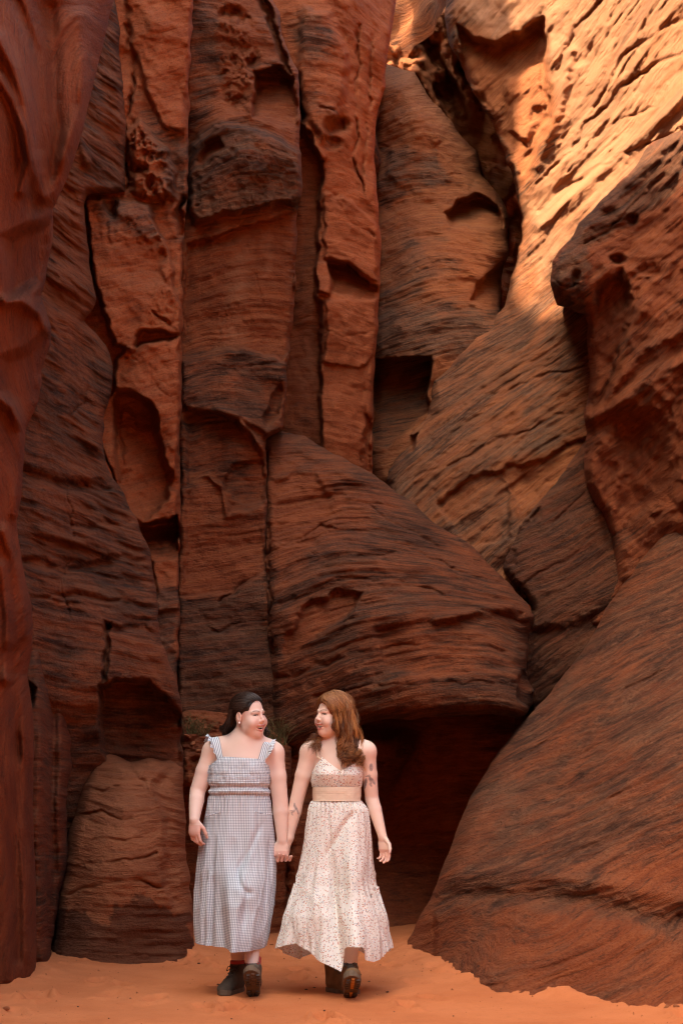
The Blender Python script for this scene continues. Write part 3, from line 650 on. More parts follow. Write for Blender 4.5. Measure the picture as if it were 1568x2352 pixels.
class Field:
    def __init__(s, lo, hi, h):
        s.lo = np.array(lo, float); s.h = h
        s.n = np.ceil((np.array(hi) - s.lo) / h).astype(int) + 1
        s.D = np.full(s.n, 1.0, np.float32)
    def box(s, lo, hi):
        a = np.clip(np.floor((np.array(lo) - s.lo) / s.h).astype(int), 0, s.n); b = np.clip(np.ceil((np.array(hi) - s.lo) / s.h).astype(int) + 1, 0, s.n)
        if (b - a).min() <= 0: return None
        g = [s.lo[k] + np.arange(a[k], b[k]) * s.h for k in range(3)]
        return (slice(a[0], b[0]), slice(a[1], b[1]), slice(a[2], b[2])), g
    def put(s, fn, lo, hi, k, op):
        r = s.box(np.array(lo) - .05 - k, np.array(hi) + .05 + k)
        if r is None: return
        sl, g = r
        d = fn(g[0][:, None, None], g[1][None, :, None], g[2][None, None, :]).astype(np.float32)
        A = s.D[sl]
        if op == 'add':
            h = np.clip(.5 + .5*(A - d)/max(k, 1e-6), 0, 1); s.D[sl] = A*(1-h) + d*h - k*h*(1-h)
        else:
            d = -d; h = np.clip(.5 - .5*(A - d)/max(k, 1e-6), 0, 1); s.D[sl] = A*(1-h) + d*h + k*h*(1-h)

class Body:
    """collects shapes once, then evaluates them on several grids"""
    def __init__(s): s.ops = []
    def cap(s, a, b, ra, rb, k=.02, op='add', flat=None):
        a = np.array(a, float); b = np.array(b, float); ba = b - a; L = ba @ ba + 1e-12
        def fn(x, y, z):
            px, py, pz = x - a[0], y - a[1], z - a[2]
            t = np.clip((px*ba[0] + py*ba[1] + pz*ba[2]) / L, 0, 1)
            return np.sqrt((px - ba[0]*t)**2 + (py - ba[1]*t)**2 + (pz - ba[2]*t)**2) - (ra + (rb - ra)*t)
        r = max(ra, rb); s.ops.append((fn, np.minimum(a, b) - r, np.maximum(a, b) + r, k, op))
    def chain(s, pts, rad, k=.02):
        for i in range(len(pts)-1): s.cap(pts[i], pts[i+1], rad[i], rad[i+1], k if i == 0 else min(k, .012))
    def ell(s, c, r, k=.02, op='add', R=None):
        c = np.array(c, float); r = np.array(r, float); M = np.eye(3) if R is None else np.array(R)
        def fn(x, y, z):
            px, py, pz = x - c[0], y - c[1], z - c[2]
            q = [M[0, i]*px + M[1, i]*py + M[2, i]*pz for i in range(3)]
            k0 = np.sqrt((q[0]/r[0])**2 + (q[1]/r[1])**2 + (q[2]/r[2])**2)
            k1 = np.sqrt((q[0]/r[0]**2)**2 + (q[1]/r[1]**2)**2 + (q[2]/r[2]**2)**2) + 1e-9
            return k0*(k0-1)/k1
        m = r.max(); s.ops.append((fn, c - m, c + m, k, op))
    def mesh(s, lo, hi, h):
        f = Field(lo, hi, h)
        for op in s.ops: f.put(*op)
        return f, surface_nets(f.D, f.lo, f.h)

def surface_nets(D, lo, h):
    S = D < 0
    c = np.zeros(np.array(S.shape) - 1, np.int8)
    for dx in (0, 1):
        for dy in (0, 1):
            for dz in (0, 1): c += S[dx:S.shape[0]-1+dx, dy:S.shape[1]-1+dy, dz:S.shape[2]-1+dz]
    act = (c > 0) & (c < 8)
    I = np.argwhere(act); idx = -np.ones(act.shape, np.int32); idx[act] = np.arange(len(I))
    acc = np.zeros((len(I), 3)); cnt = np.zeros(len(I))
    cor = [(a, b, d) for a in (0, 1) for b in (0, 1) for d in (0, 1)]
    val = {q: D[I[:, 0]+q[0], I[:, 1]+q[1], I[:, 2]+q[2]] for q in cor}
    for q in cor:
        for ax in range(3):
            if q[ax]: continue
            e = list(q); e[ax] = 1; e = tuple(e)
            v0, v1 = val[q], val[e]; m = (v0 < 0) != (v1 < 0)
            t = np.where(m, v0 / np.where(m, v0 - v1, 1), 0)
            p = np.tile(np.array(q, float), (len(I), 1)); p[:, ax] += t
            acc += p * m[:, None]; cnt += m
    V = lo + (I + acc / cnt[:, None]) * h
    faces = []
    for ax in range(3):
        a, b = (ax+1) % 3, (ax+2) % 3
        s0 = [slice(None)]*3; s1 = [slice(None)]*3; s0[ax] = slice(0, -1); s1[ax] = slice(1, None)
        ch = S[tuple(s0)] != S[tuple(s1)]
        E = np.argwhere(ch)
        ok = (E[:, a] > 0) & (E[:, b] > 0) & (E[:, a] < S.shape[a]-1) & (E[:, b] < S.shape[b]-1)
        E = E[ok]; sign = S[E[:, 0], E[:, 1], E[:, 2]]
        def at(da, db):
            q = E.copy(); q[:, a] -= da; q[:, b] -= db
            return idx[q[:, 0], q[:, 1], q[:, 2]]
        Q = np.c_[at(0, 0), at(1, 0), at(1, 1), at(0, 1)]
        Q[~sign] = Q[~sign][:, ::-1]
        faces.append(Q)
    Fq = np.concatenate(faces)
    return V, Fq[(Fq >= 0).all(1)]

def merge(parts):
    V, Q, n = [], [], 0
    for v, q in parts: V.append(v); Q.append(q + n); n += len(v)
    return np.concatenate(V), np.concatenate(Q)

def cut_faces(v, q, boxes):
    c = v[q].mean(1); keep = np.ones(len(q), bool)
    for lo, hi in boxes: keep &= ~((c > np.array(lo)).all(1) & (c < np.array(hi)).all(1))
    q = q[keep]; u = np.unique(q); m = -np.ones(len(v), int); m[u] = np.arange(len(u))
    return v[u], m[q]

def frame(yaw, pitch=0, roll=0):
    """columns: the person's left, forward, up; yaw 0 faces the camera, + turns to the picture's right"""
    a, p, r = map(math.radians, (yaw, pitch, roll))
    f = np.array([math.sin(a)*math.cos(p), -math.cos(a)*math.cos(p), math.sin(p)])
    l = np.array([math.cos(a), math.sin(a), 0.]); u = np.cross(f, -l); u /= np.linalg.norm(u)
    if u[2] < 0: u = -u
    l2 = l*math.cos(r) + u*math.sin(r); u2 = u*math.cos(r) - l*math.sin(r)
    return np.c_[l2, f, u2]

def add_head(B, c, R, s=1.0, jaw=1.0):
    c = np.array(c); L = lambda x, y, z: c + R @ (np.array([x, y, z]) * s)
    e = lambda p, r, k, op='add', RR=R: B.ell(L(*p), np.array(r)*s, k*s, op, RR)
    e((0, -.015, .036), (.073, .095, .084), .01)
    e((0, .030, -.030), (.058*jaw, .062, .080), .03)
    e((0, .066, -.094), (.022*jaw, .020, .020), .03)
    for q in (-1, 1):
        e((q*.038*jaw, .060, -.030), (.026, .026, .026), .03)       # laughing cheeks
        e((q*.043*jaw, .030, -.068), (.019, .032, .028), .03)      # jaw
        B.cap(L(q*.014, .083, .030), L(q*.046, .066, .027), .0075*s, .006*s, .014*s)   # brows
        e((q*.031, .092, .010), (.017, .012, .009), .010*s, 'sub')
        B.cap(L(q*.018, .079, .0165), L(q*.044, .069, .0155), .0048*s, .004*s, .004*s)  # upper lid
        B.cap(L(q*.018, .079, .0045), L(q*.044, .068, .006), .0050*s, .004*s, .004*s)   # lower lid
        e((q*.0105, .093, -.023), (.0068, .009, .007), .006)        # nostril wings
        e((q*.078, -.008, -.002), (.009, .019, .031), .006)          # ears
        e((q*.087, -.002, .002), (.006, .010, .016), .005, 'sub')
    B.cap(L(0, .083, .020), L(0, .104, -.015), .0058*s, .0078*s, .013*s)   # nose
    e((0, .105, -.019), (.0085, .0085, .0075), .006)
    # open laughing mouth, corners drawn up
    e((0, .092, -.0625), (.024, .026, .0115), .002, 'sub')
    for q in (-1, 1):
        e((q*.018, .084, -.0565), (.016, .024, .0085), .002, 'sub')
        B.cap(L(q*.034, .070, -.0455), L(q*.014, .0925, -.0470), .0038*s, .0046*s, .004*s)
        B.cap(L(q*.014, .0925, -.0470), L(0, .0955, -.0480), .0046*s, .0044*s, .003*s)
        B.cap(L(q*.034, .070, -.0465), L(q*.022, .083, -.0680), .0036*s, .0052*s, .004*s)
        B.cap(L(q*.022, .083, -.0680), L(0, .0905, -.0765), .0052*s, .0062*s, .003*s)
        e((q*.044*jaw, .066, -.036), (.019, .017, .019), .016)
    return L

def fingers(B, bases, mids, ends, r=.0085, k=.004):
    for a, b, c in zip(bases, mids, ends):
        B.cap(a, b, r*1.08, r, k); B.cap(b, c, r, r*.82, k)

def relaxed_hand(B, W, d, n, l, s=1.0, curl=(.35, .55, .45), spread=.06):
    """W wrist, d towards the fingers, n out of the palm, l towards the thumb"""
    W = np.array(W, float); d, n, l = [np.array(v, float)/np.linalg.norm(v) for v in (d, n, l)]
    l = l - (l @ d)*d; l /= np.linalg.norm(l); n = n - (n @ d)*d - (n @ l)*l; n /= np.linalg.norm(n)
    M = np.c_[l, n, d]
    B.ell(W + d*.046*s, np.array([.038, .0165, .052])*s, .015, 'add', M)
    B.ell(W + d*.070*s, np.array([.039, .014, .026])*s, .010, 'add', M)
    tips = []
    for i, (off, ln, w) in enumerate(((.027, .92, 0), (.009, 1.0, .0), (-.009, .95, 0), (-.026, .78, 0))):
        p = W + d*(.088 - .004*abs(i-1))*s + l*off*s; ang = spread*(1.2 - i)*.5 ; c = 0
        base = d*math.cos(ang) + l*math.sin(ang)
        r = (.0088, .009, .0086, .0076)[i]*s
        for j, seg in enumerate((.040, .025, .020)):
            c += curl[j] * (1 + .18*i)
            q = p + (base*math.cos(c) + n*math.sin(c)) * seg*ln*s
            B.cap(p, q, r*(1.05 - .08*j), r*(.97 - .1*j), .0035); p = q
        tips.append(p)
    p = W + d*.022*s + l*.026*s + n*.006*s
    for j, (seg, a, b, cc) in enumerate(((.040, .55, .75, .25), (.030, .25, .95, .35), (.024, .05, .95, .45))):
        v = l*a + d*b + n*cc; v /= np.linalg.norm(v); q = p + v*seg*s
        B.cap(p, q, (.0125, .0100, .0092)[j]*s, (.0102, .0093, .0078)[j]*s, .006); p = q
    return tips

def front_y(f, x, z):
    """first surface met walking into the picture"""
    i = int(round((x - f.lo[0]) / f.h)); k = int(round((z - f.lo[2]) / f.h))
    if not (0 <= i < f.n[0] and 0 <= k < f.n[2]): return None
    col = f.D[i, :, k] < 0
    return f.lo[1] + np.argmax(col) * f.h if col.any() else None

# materials for people
def skin_material(name):
    k = N(name)
    a = k.attr('paint'); base = a.outputs['Color']
    tc = k.n('ShaderNodeTexCoord').outputs['Object']
    c = k.mix(k.math('MULTIPLY', k.noise(tc, 30, 4, .6), .16), base, (.66, .36, .28), 'MIX')
    m = k.out(c, .52, k.bump(k.noise(tc, 700, 2, .5), .08, .002), .35)
    k.b.inputs['Subsurface Weight'].default_value = .08; k.b.inputs['Subsurface Radius'].default_value = (.012, .005, .003); k.b.inputs['Subsurface Scale'].default_value = .6
    return m
MAT['skin'] = skin_material('skin')

def plain(name, col, rough=.6, spec=.3, var=.12, scale=40, metal=0):
    k = N(name); tc = k.n('ShaderNodeTexCoord').outputs['Object']
    c = k.mix(k.math('MULTIPLY', k.noise(tc, scale, 4, .6), 1.), tuple(x*(1-var) for x in col), tuple(min(1, x*(1+var)) for x in col))
    m = k.out(c, rough, k.bump(k.noise(tc, scale*6, 3, .6), .15, .003), spec)
    k.b.inputs['Metallic'].default_value = metal
    return m
MAT['teeth'] = plain('teeth', (.80, .76, .68), .3, .5, .03)
MAT['eye'] = plain('eye', (.045, .03, .025), .2, .5)
MAT['pearl'] = plain('pearl', (.85, .82, .78), .15, .6, .02)

def hair_material(name, dark, light):
    k = N(name); t = k.attr('tint').outputs['Fac']
    tc = k.n('ShaderNodeTexCoord').outputs['Object']
    c = k.mix(t, dark, light)
    m = k.out(c, .42, None, .45); k.b.inputs['Anisotropic'].default_value = .5
    return m
MAT['hair_dark'] = hair_material('hair_dark', (.012, .006, .004), (.06, .030, .018))
MAT['hair_auburn'] = hair_material('hair_auburn', (.075, .018, .006), (.44, .185, .062))

def cloth_out(k, c, nm, trans=.22, rough=.85):
    m = k.out(c, rough, nm, .15)
    tr = k.n('ShaderNodeBsdfTranslucent'); k.l(c, tr.inputs[0])
    mx = k.n('ShaderNodeMixShader'); mx.inputs[0].default_value = trans
    k.l(k.b.outputs[0], mx.inputs[1]); k.l(tr.outputs[0], mx.inputs[2])
    k.l(mx.outputs[0], k.t.nodes['Material Output'].inputs[0]); return m

def gingham(name, stripe=False):
    k = N(name); uv = k.attr('cloth').outputs['Vector']
    sp = k.n('ShaderNodeSeparateXYZ'); k.l(uv, sp.inputs[0])
    def band(x):
        f = k.math('FRACT', k.math('MULTIPLY', x, 1/.0088)); return k.math('LESS_THAN', f, .47)
    a = band(sp.outputs[0]); b = band(sp.outputs[1])
    s = a if stripe else k.math('MULTIPLY', k.math('ADD', a, b), .5)
    c = k.ramp(s, [(0., (.86, .88, .89)), (.5, (.47, .50, .545)), (1., (.22, .245, .29))])
    big = k.noise(uv, 14, 3, .6)
    c = k.mix(k.math('MULTIPLY', big, .2), c, (.52, .55, .58))
    return cloth_out(k, c, k.bump(k.noise(k.vmul(uv, (260, 60, 60)), 1., 3, .6), .35, .003), .10)
MAT['gingham'] = gingham('gingham_cotton'); MAT['stripe'] = gingham('striped_cotton', True)

def floral(name):
    k = N(name); uv = k.attr('cloth').outputs['Vector']
    c = (.80, .685, .545)
    bg = k.mix(k.noise(uv, 9, 3, .6), (.90, .87, .79), (.93, .91, .86))
    for sc, off, col, th in ((80, 0., (.58, .24, .17), .25), (80, .37, (.34, .36, .43), .21), (95, .71, (.46, .42, .30), .20), (88, .15, (.70, .42, .30), .23)):
        v = k.n('ShaderNodeVectorMath', operation='ADD'); k.l(uv, v.inputs[0]); v.inputs[1].default_value = (off, off*1.7, 0)
        vo = k.n('ShaderNodeTexVoronoi', feature='F1', voronoi_dimensions='2D'); vo.inputs['Scale'].default_value = sc; k.l(v.outputs[0], vo.inputs['Vector'])
        sx = k.n('ShaderNodeSeparateColor'); k.l(vo.outputs['Color'], sx.inputs[0])
        on = k.math('GREATER_THAN', sx.outputs[0], .74)
        bg = k.mix(k.math('MULTIPLY', k.math('LESS_THAN', vo.outputs['Distance'], th), on), bg, col)
    return cloth_out(k, bg, k.bump(k.noise(k.vmul(uv, (120, 30, 30)), 1., 3, .6), .3, .004), .24)
MAT['floral'] = floral('floral_cotton')
MAT['lace'] = plain('lace_band', (.74, .58, .44), .85, .15, .10, 160)
MAT['boot_grey'] = plain('boot_dark_suede', (.085, .062, .046), .9, .15, .55, 22)
MAT['boot_brown'] = plain('boot_brown_leather', (.17, .092, .045), .85, .2, .55, 20)
MAT['rubber'] = plain('boot_rubber', (.075, .062, .052), .7, .35, .4, 50)
MAT['rubber_dusty'] = plain('boot_sole_dusty', (.14, .095, .065), .95, .1, .6, 26)
MAT['orange_lug'] = plain('sole_orange', (.55, .22, .05), .7, .3, .2, 40)
MAT['lace_cord'] = plain('boot_lace', (.10, .085, .07), .8, .2, .2, 90)
MAT['sock_red'] = plain('sock_red', (.42, .06, .06), .95, .1, .15, 200)
MAT['sock_grey'] = plain('sock_grey', (.10, .105, .13), .95, .1, .15, 200)

# ------------------------------------------------------------------ cloth, hair and boot builders
def curve1(pts):
    a = np.array(pts, float); return lambda t: np.interp(t, a[:, 0], a[:, 1])

def loft(name, parent, mat, y0, top_f, top_b, bot_f, bot_b, xl, xr, ryf, ryb, fold=None, nphi=220, nk=90, push=None, xspan=None, power=2.3, body=None, clear=.006, phi_range=None):
    """a ring-shaped piece of cloth; everything runs in the close-up units of the photograph, depth in metres"""
    ph = np.linspace(0, 2*math.pi, nphi, endpoint=False) if phi_range is None else np.linspace(*phi_range, nphi)
    cs, sn = np.cos(ph), np.sin(ph)
    c2 = np.sign(cs)*np.abs(cs)**(2/power); s2 = np.sign(sn)*np.abs(sn)**(2/power)
    x0, x1 = xspan
    zxn = (x0 + x1)/2 - (x1 - x0)/2*c2
    wf = sstep(-.12, .12, sn)
    top = top_f(zxn)*wf + top_b(zxn)*(1-wf); bot = bot_f(zxn)*wf + bot_b(zxn)*(1-wf)
    k = np.linspace(0, 1, nk)[:, None]
    zy = top[None] + (bot - top)[None]*k
    L, Rr = xl(zy), xr(zy)
    zx = (L + Rr)/2 - (Rr - L)/2*c2[None]
    ry = np.where(sn[None] > 0, ryf(zy), ryb(zy))
    y = y0 - ry*s2[None]
    X = np.zeros(zx.shape + (3,)); X[..., 0] = (407.7 + .34*zx - CX)/F*y0; X[..., 1] = y; X[..., 2] = CAMZ + (HZ - 1555.5 - .34*zy)/F*y0
    arc = ph[None]*((Rr - L)*ZM/2*.8 + ry*.2)
    dd = np.linalg.norm(np.diff(X[..., :2], axis=1, append=X[:, :1, :2]), axis=2); al = np.cumsum(dd, 1) - dd
    al = al - al[:, [int(np.argmin(np.abs(ph - math.pi/2)))]]
    uv = np.stack([al, zy*ZM, zy*0], -1)
    out = np.zeros_like(X); out[..., 0] = -cs[None]; out[..., 1] = -sn[None]
    if fold is not None: X += out*fold(np.broadcast_to(ph[None], zx.shape), zy, zx, k)[..., None]
    if push is not None: X += push(zx, zy, sn[None])
    if body is not None:
        for i in range(X.shape[0]):
            for j in range(X.shape[1]):
                if sn[j] > 0:
                    fy = front_y(body, X[i, j, 0], X[i, j, 2])
                    if fy is not None and fy - clear < X[i, j, 1]: X[i, j, 1] = fy - clear
    n, m = X.shape[:2]
    closed = phi_range is None
    cols = m if closed else m - 1
    i = np.arange(n-1)[:, None]; j = np.arange(cols)[None]
    a = (i*m + j).ravel(); b = (i*m + (j+1) % m).ravel()
    me = new_mesh(name, X.reshape(-1, 3), np.c_[a, a+m, b+m, b])
    vec_attr(me, 'cloth', uv.reshape(-1, 3))
    return link(name, me, mat, parent)

def tube(pts, rad, sides=6, cap=True):
    pts = np.array(pts, float); n = len(pts); rad = np.broadcast_to(np.array(rad, float), (n,))
    T = np.gradient(pts, axis=0); T /= np.linalg.norm(T, axis=1)[:, None] + 1e-12
    ref = np.array([.31, .17, .93]); A = np.cross(T, ref); A /= np.linalg.norm(A, axis=1)[:, None] + 1e-9; Bn = np.cross(T, A)
    an = np.arange(sides)/sides*2*math.pi
    V = pts[:, None] + rad[:, None, None]*(np.cos(an)[None, :, None]*A[:, None] + np.sin(an)[None, :, None]*Bn[:, None])
    i = np.arange(n-1)[:, None]; j = np.arange(sides)[None]
    a = (i*sides + j).ravel(); b = (i*sides + (j+1) % sides).ravel()
    return V.reshape(-1, 3), np.c_[a, b, b+sides, a+sides]

def smooth_path(ctrl, n):
    c = np.array(ctrl, float); m = len(c); t = np.linspace(0, m-1, n); i = np.clip(t.astype(int), 0, m-2); f = (t - i)[:, None]
    p0 = c[np.clip(i-1, 0, m-1)]; p1 = c[i]; p2 = c[i+1]; p3 = c[np.clip(i+2, 0, m-1)]
    return .5*((2*p1) + (p2-p0)*f + (2*p0-5*p1+4*p2-p3)*f**2 + (3*p1-p0-3*p2+p3)*f**3)

def strands(paths, rng, n, spread, wave, freq, r, seg=26, tint=(0, 1), end_spread=None, tint_top=0.):
    """n locks following each guide path"""
    parts, tints = [], []
    for ctrl in paths:
        base = smooth_path(ctrl, seg); t = np.linspace(0, 1, seg)[:, None]
        nl = max(1, n//14)
        locks = [(rng.normal(0, spread, 3), rng.normal(0, end_spread or spread, 3), rng.uniform(0, 6.28), freq*rng.uniform(.75, 1.25), wave*rng.uniform(.7, 1.4), rng.uniform(*tint)) for _k in range(nl)]
        for _ in range(n):
            lk = locks[rng.integers(nl)]
            o0 = lk[0] + rng.normal(0, .0036, 3); o1 = lk[1] + rng.normal(0, .0046, 3)
            ph = lk[2] + rng.normal(0, .45); fq = lk[3]; am = lk[4]*rng.uniform(.8, 1.2)
            w = am*np.clip(t*2.2, 0, 1)
            pts = base + o0*(1-t) + o1*t + w*np.c_[np.sin(fq*t[:, 0]*6.28 + ph), np.cos(fq*t[:, 0]*6.28 + ph), .5*np.sin(fq*t[:, 0]*6.28*1.3 + ph)]
            cut = rng.uniform(.72, 1.0); m = max(6, int(seg*cut)); pts = pts[:m]
            rr = r*rng.uniform(.6, 1.3)*np.clip(np.minimum(1, (1.02 - np.linspace(0, 1, m))*4), .15, 1)
            v, q = tube(pts, rr, 4); parts.append((v, q))
            tv = lk[5] + rng.normal(0, .1); tints.append(np.repeat(np.clip(tv + tint_top*(1-np.linspace(0, 1, m)*2.2).clip(0, 1), 0, 1), 4))
    return merge(parts), np.concatenate(tints)

def scalp(L, s, c, r, starts, ends, rng, n, lift=.004, wave=.002, freq=3, rad=.0016, tint=(.2, .9), jit=.05):
    """hair combed over the skull from points near `starts` to points near `ends` (head coordinates, directions)"""
    parts, tints = [], []
    c = np.array(c); r = np.array(r)
    for _ in range(n):
        i = rng.uniform(0, len(starts)-1.001); k = int(i); f = i - k
        a = np.array(starts[k])*(1-f) + np.array(starts[k+1])*f + rng.normal(0, jit, 3)
        b = np.array(ends[k])*(1-f) + np.array(ends[k+1])*f + rng.normal(0, jit, 3)
        a /= np.linalg.norm(a); b /= np.linalg.norm(b)
        om = math.acos(np.clip(a @ b, -1, 1)); t = np.linspace(0, 1, 18)[:, None]
        d = (np.sin((1-t)*om)*a + np.sin(t*om)*b)/math.sin(om)
        lf = lift*rng.uniform(.0, 1.6)
        ph = rng.uniform(0, 6.28)
        p = c + d*(r + lf)
        w = wave*np.sin(freq*t[:, 0]*6.28 + ph)
        side = np.cross(a, b); side /= np.linalg.norm(side) + 1e-9
        p = p + side*w[:, None]
        pts = np.array([L(*q) for q in p])
        v, q = tube(pts, rad*s*rng.uniform(.6, 1.5)*np.r_[.3, .7, np.ones(15), .6], 4)
        parts.append((v, q)); tints.append(np.full(len(v), rng.uniform(*tint)))
    return merge(parts), np.concatenate(tints)

def hair_object(name, pieces, mat, parent, label=None):
    (V, Q), T = merge([p[0] for p in pieces]), np.concatenate([p[1] for p in pieces])
    me = new_mesh(name, V, Q); a = me.attributes.new('tint', 'FLOAT', 'POINT'); a.data.foreach_set('value', T.astype(np.float32))
    return link(name, me, mat, parent, label)

def boot(parent, heel, heading, pitch, mats, lug_mat, side=1, s=1.0, label=None):
    """a hiking boot standing on its heel at `heel`; pitch lifts the toe"""
    R = frame(heading, pitch); heel = np.array(heel)
    W = lambda p: heel + (np.asarray(p)*s + np.array([0, .055*s, 0])) @ R.T     # heel bottom edge sits at the pivot
    b = Body()
    b.ell((0, -.012, .062), (.038, .046, .050), .02); b.cap((0, -.012, .06), (0, -.022, .150), .041, .046, .02)
    b.ell((0, .075, .050), (.040, .085, .042), .03); b.ell((0, .150, .040), (.043, .058, .034), .025)
    b.cap((0, .03, .10), (0, .10, .070), .030, .024, .03)
    b.ell((0, -.03, .178), (.036, .040, .024), .006, 'sub'); b.ell((0, .08, -.05), (.12, .3, .062), .004, 'sub')
    f, (v, q) = b.mesh((-.07, -.09, 0), (.07, .23, .21), .004)
    up = link('boot', new_mesh('boot', W(v), q), MAT[mats], parent, label)
    # sole: a waisted slab
    ys = np.linspace(-.060, .212, 26)
    wid = np.interp(ys, [-.060, -.052, -.03, 0, .05, .10, .15, .18, .20, .212], [.014, .028, .036, .036, .034, .043, .046, .041, .028, .010])
    shift = side*np.interp(ys, [-.06, .05, .15, .212], [0, 0, -.004, -.010])
    rings = []
    for zz, g in ((.0, .93), (.004, 1.), (.020, 1.03), (.030, .99)):
        tip = np.interp(ys, [.15, .212], [0, .012])
        rings.append(np.r_[np.c_[shift + wid*g, ys, tip + zz + 0*ys], np.c_[shift - wid*g, ys, tip + zz + 0*ys][::-1]])
    n = len(rings[0]); V = np.concatenate(rings); Q = []
    for k in range(3):
        for j in range(n): Q.append((k*n+j, k*n+(j+1) % n, (k+1)*n+(j+1) % n, (k+1)*n+j))
    m = len(ys)
    for j in range(m-1):
        Q.append((j, n-1-j, n-2-j, j+1)); o = 3*n; Q.append((o+j, o+j+1, o+n-2-j, o+n-1-j))
    link('sole', new_mesh('sole', W(V), np.array(Q), False), MAT['rubber_dusty'], up)
    # lugs under the sole
    def lug(x, y, wx, wy, mt):
        a = np.array([(dx*wx, dy*wy, dz) for dz in (-.006, .003) for dx, dy in ((-1, -1), (1, -1), (1, 1), (-1, 1))]); a[:4, :2] *= .8
        tip = np.interp(y, [.15, .212], [0, .012]); a = a + np.array([x, y, tip])
        link('lug', new_mesh('lug', W(a), np.array([(3, 2, 1, 0), (4, 5, 6, 7), (0, 1, 5, 4), (1, 2, 6, 5), (2, 3, 7, 6), (3, 0, 4, 7)]), False), MAT[mt], up)
    for y, k in ((-.045, 1), (-.022, 1), (.004, 1), (.075, 1), (.100, 1), (.125, 1), (.150, 1), (.172, 1)):
        w = np.interp(y, [-.06, 0, .05, .12, .19], [.022, .034, .034, .044, .034])
        for q in (-1, 1): lug(q*w*.66, y, w*.26, .0085, 'rubber')
        lug(0, y + .010, w*.24, .0075, lug_mat)
    # laces, criss-crossed over the tongue
    pts = []
    for k in range(9):
        t = k/8; yy = .100 - .082*t; zz = .098 + .060*t; pts.append(((-1)**k*.018, yy + .006, zz - .006*(1 - t)))
    path = smooth_path([W(p) for p in pts], 60)
    v, q = tube(path, .0026, 5)
    bow = []
    for q1 in (-1, 1):
        bow.append(tube(smooth_path([W((0, .030, .150)), W((q1*.025, .045, .152)), W((q1*.034, .055, .128)), W((q1*.012, .045, .140)), W((0, .032, .148))], 20), .0024, 5))
        bow.append(tube(smooth_path([W((0, .030, .150)), W((q1*.014, .058, .125)), W((q1*.020, .075, .095))], 14), .0022, 5))
    V2, Q2 = merge([(v, q)] + bow)
    link('bootlace', new_mesh('bootlace', V2, Q2), MAT['lace_cord'], up)
    return W, up

def sock(parent, a, b, ra, rb, mat):
    a = np.array(a); b = np.array(b); t = np.linspace(0, 1, 16)[:, None]
    v, q = tube(a + (b-a)*t, ra + (rb-ra)*t[:, 0] + .0012*np.sin(np.arange(16)*2.2), 28)
    return link('sock', new_mesh('sock', v, q), MAT[mat], parent)

def ribbon(name, parent, mat, left, right, n=40):
    """a strip of cloth between two edge paths"""
    A = smooth_path(left, n); Bv = smooth_path(right, n); m = 8
    t = np.linspace(0, 1, m)[None, :, None]; X = A[:, None]*(1-t) + Bv[:, None]*t
    i = np.arange(n-1)[:, None]; j = np.arange(m-1)[None]; a = (i*m+j).ravel()
    me = new_mesh(name, X.reshape(-1, 3), np.c_[a, a+1, a+m+1, a+m])
    ln = np.linspace(0, np.linalg.norm(np.diff(A, axis=0), axis=1).sum(), n)
    wd = np.linalg.norm(A - Bv, axis=1).mean()
    vec_attr(me, 'cloth', np.stack(np.broadcast_arrays(t[..., 0]*wd, ln[:, None], np.zeros((n, m))), -1).reshape(-1, 3))
    return link(name, me, mat, parent)

def paint_skin(me, base, fn):
    co = np.zeros(len(me.vertices)*3, np.float32); me.vertices.foreach_get('co', co); co = co.reshape(-1, 3).astype(float)
    col = np.tile(np.array(base, float), (len(co), 1)); fn(co, col)
    a = me.attributes.new('paint', 'FLOAT_COLOR', 'POINT'); a.data.foreach_set('color', np.c_[col, np.ones(len(col))].astype(np.float32).ravel())

def face_paint(co, col, c, R, s, lip=(.52, .13, .11), brow=(.10, .05, .03), cheek=(.66, .27, .20), lash=(.03, .015, .012), blush=.42):
    q = (co - c) @ R / s; x, y, z = q.T
    near = (np.abs(x) < .1) & (y > .02) & (np.abs(z) < .12)
    def mixin(w, cc): col[:] = col + (np.array(cc) - col)*np.clip(w*near, 0, 1)[:, None]
    for q1 in (-1, 1):
        mixin(blush*np.exp(-(((x-q1*.042)/.024)**2 + ((z+.026)/.022)**2)), cheek)
    mixin(.5*np.exp(-((x/.012)**2 + ((z+.020)/.012)**2))*(y > .095), cheek)
    mixin(.45*np.exp(-((x/.02)**2 + ((z+.095)/.016)**2)), cheek)
    ax = np.abs(x)
    mouth_up = sstep(.0046, .0030, np.abs(z - (-.0480 + .002*(ax/.034)**2)))*(ax < .034)
    low = -.0765 + .029*(ax/.034)**2
    mixin(.9*mouth_up*(y > .07), lip); mixin(.9*sstep(.0068, .0045, np.abs(z - low))*(ax < .034)*(y > .07), lip)
    inner = ((x/.033)**2 + ((z+.061)/.0125)**2 < 1)*(y < .082 - 17*x*x)*(y > .04); mixin(1.*inner, (.10, .02, .015))
    br = sstep(.0040, .0020, np.abs(z - (.0315 + .004*np.sin((ax-.014)/.034*3.1))))*sstep(.010, .016, ax)*sstep(.052, .046, ax)*(y > .05); mixin(.8*br, brow)
    la = sstep(.0050, .0026, np.abs(z - .0115 - .002*np.sin((ax-.016)/.030*3.14)))*sstep(.014, .018, ax)*sstep(.049, .044, ax)*(y > .05); mixin(.95*la, lash)

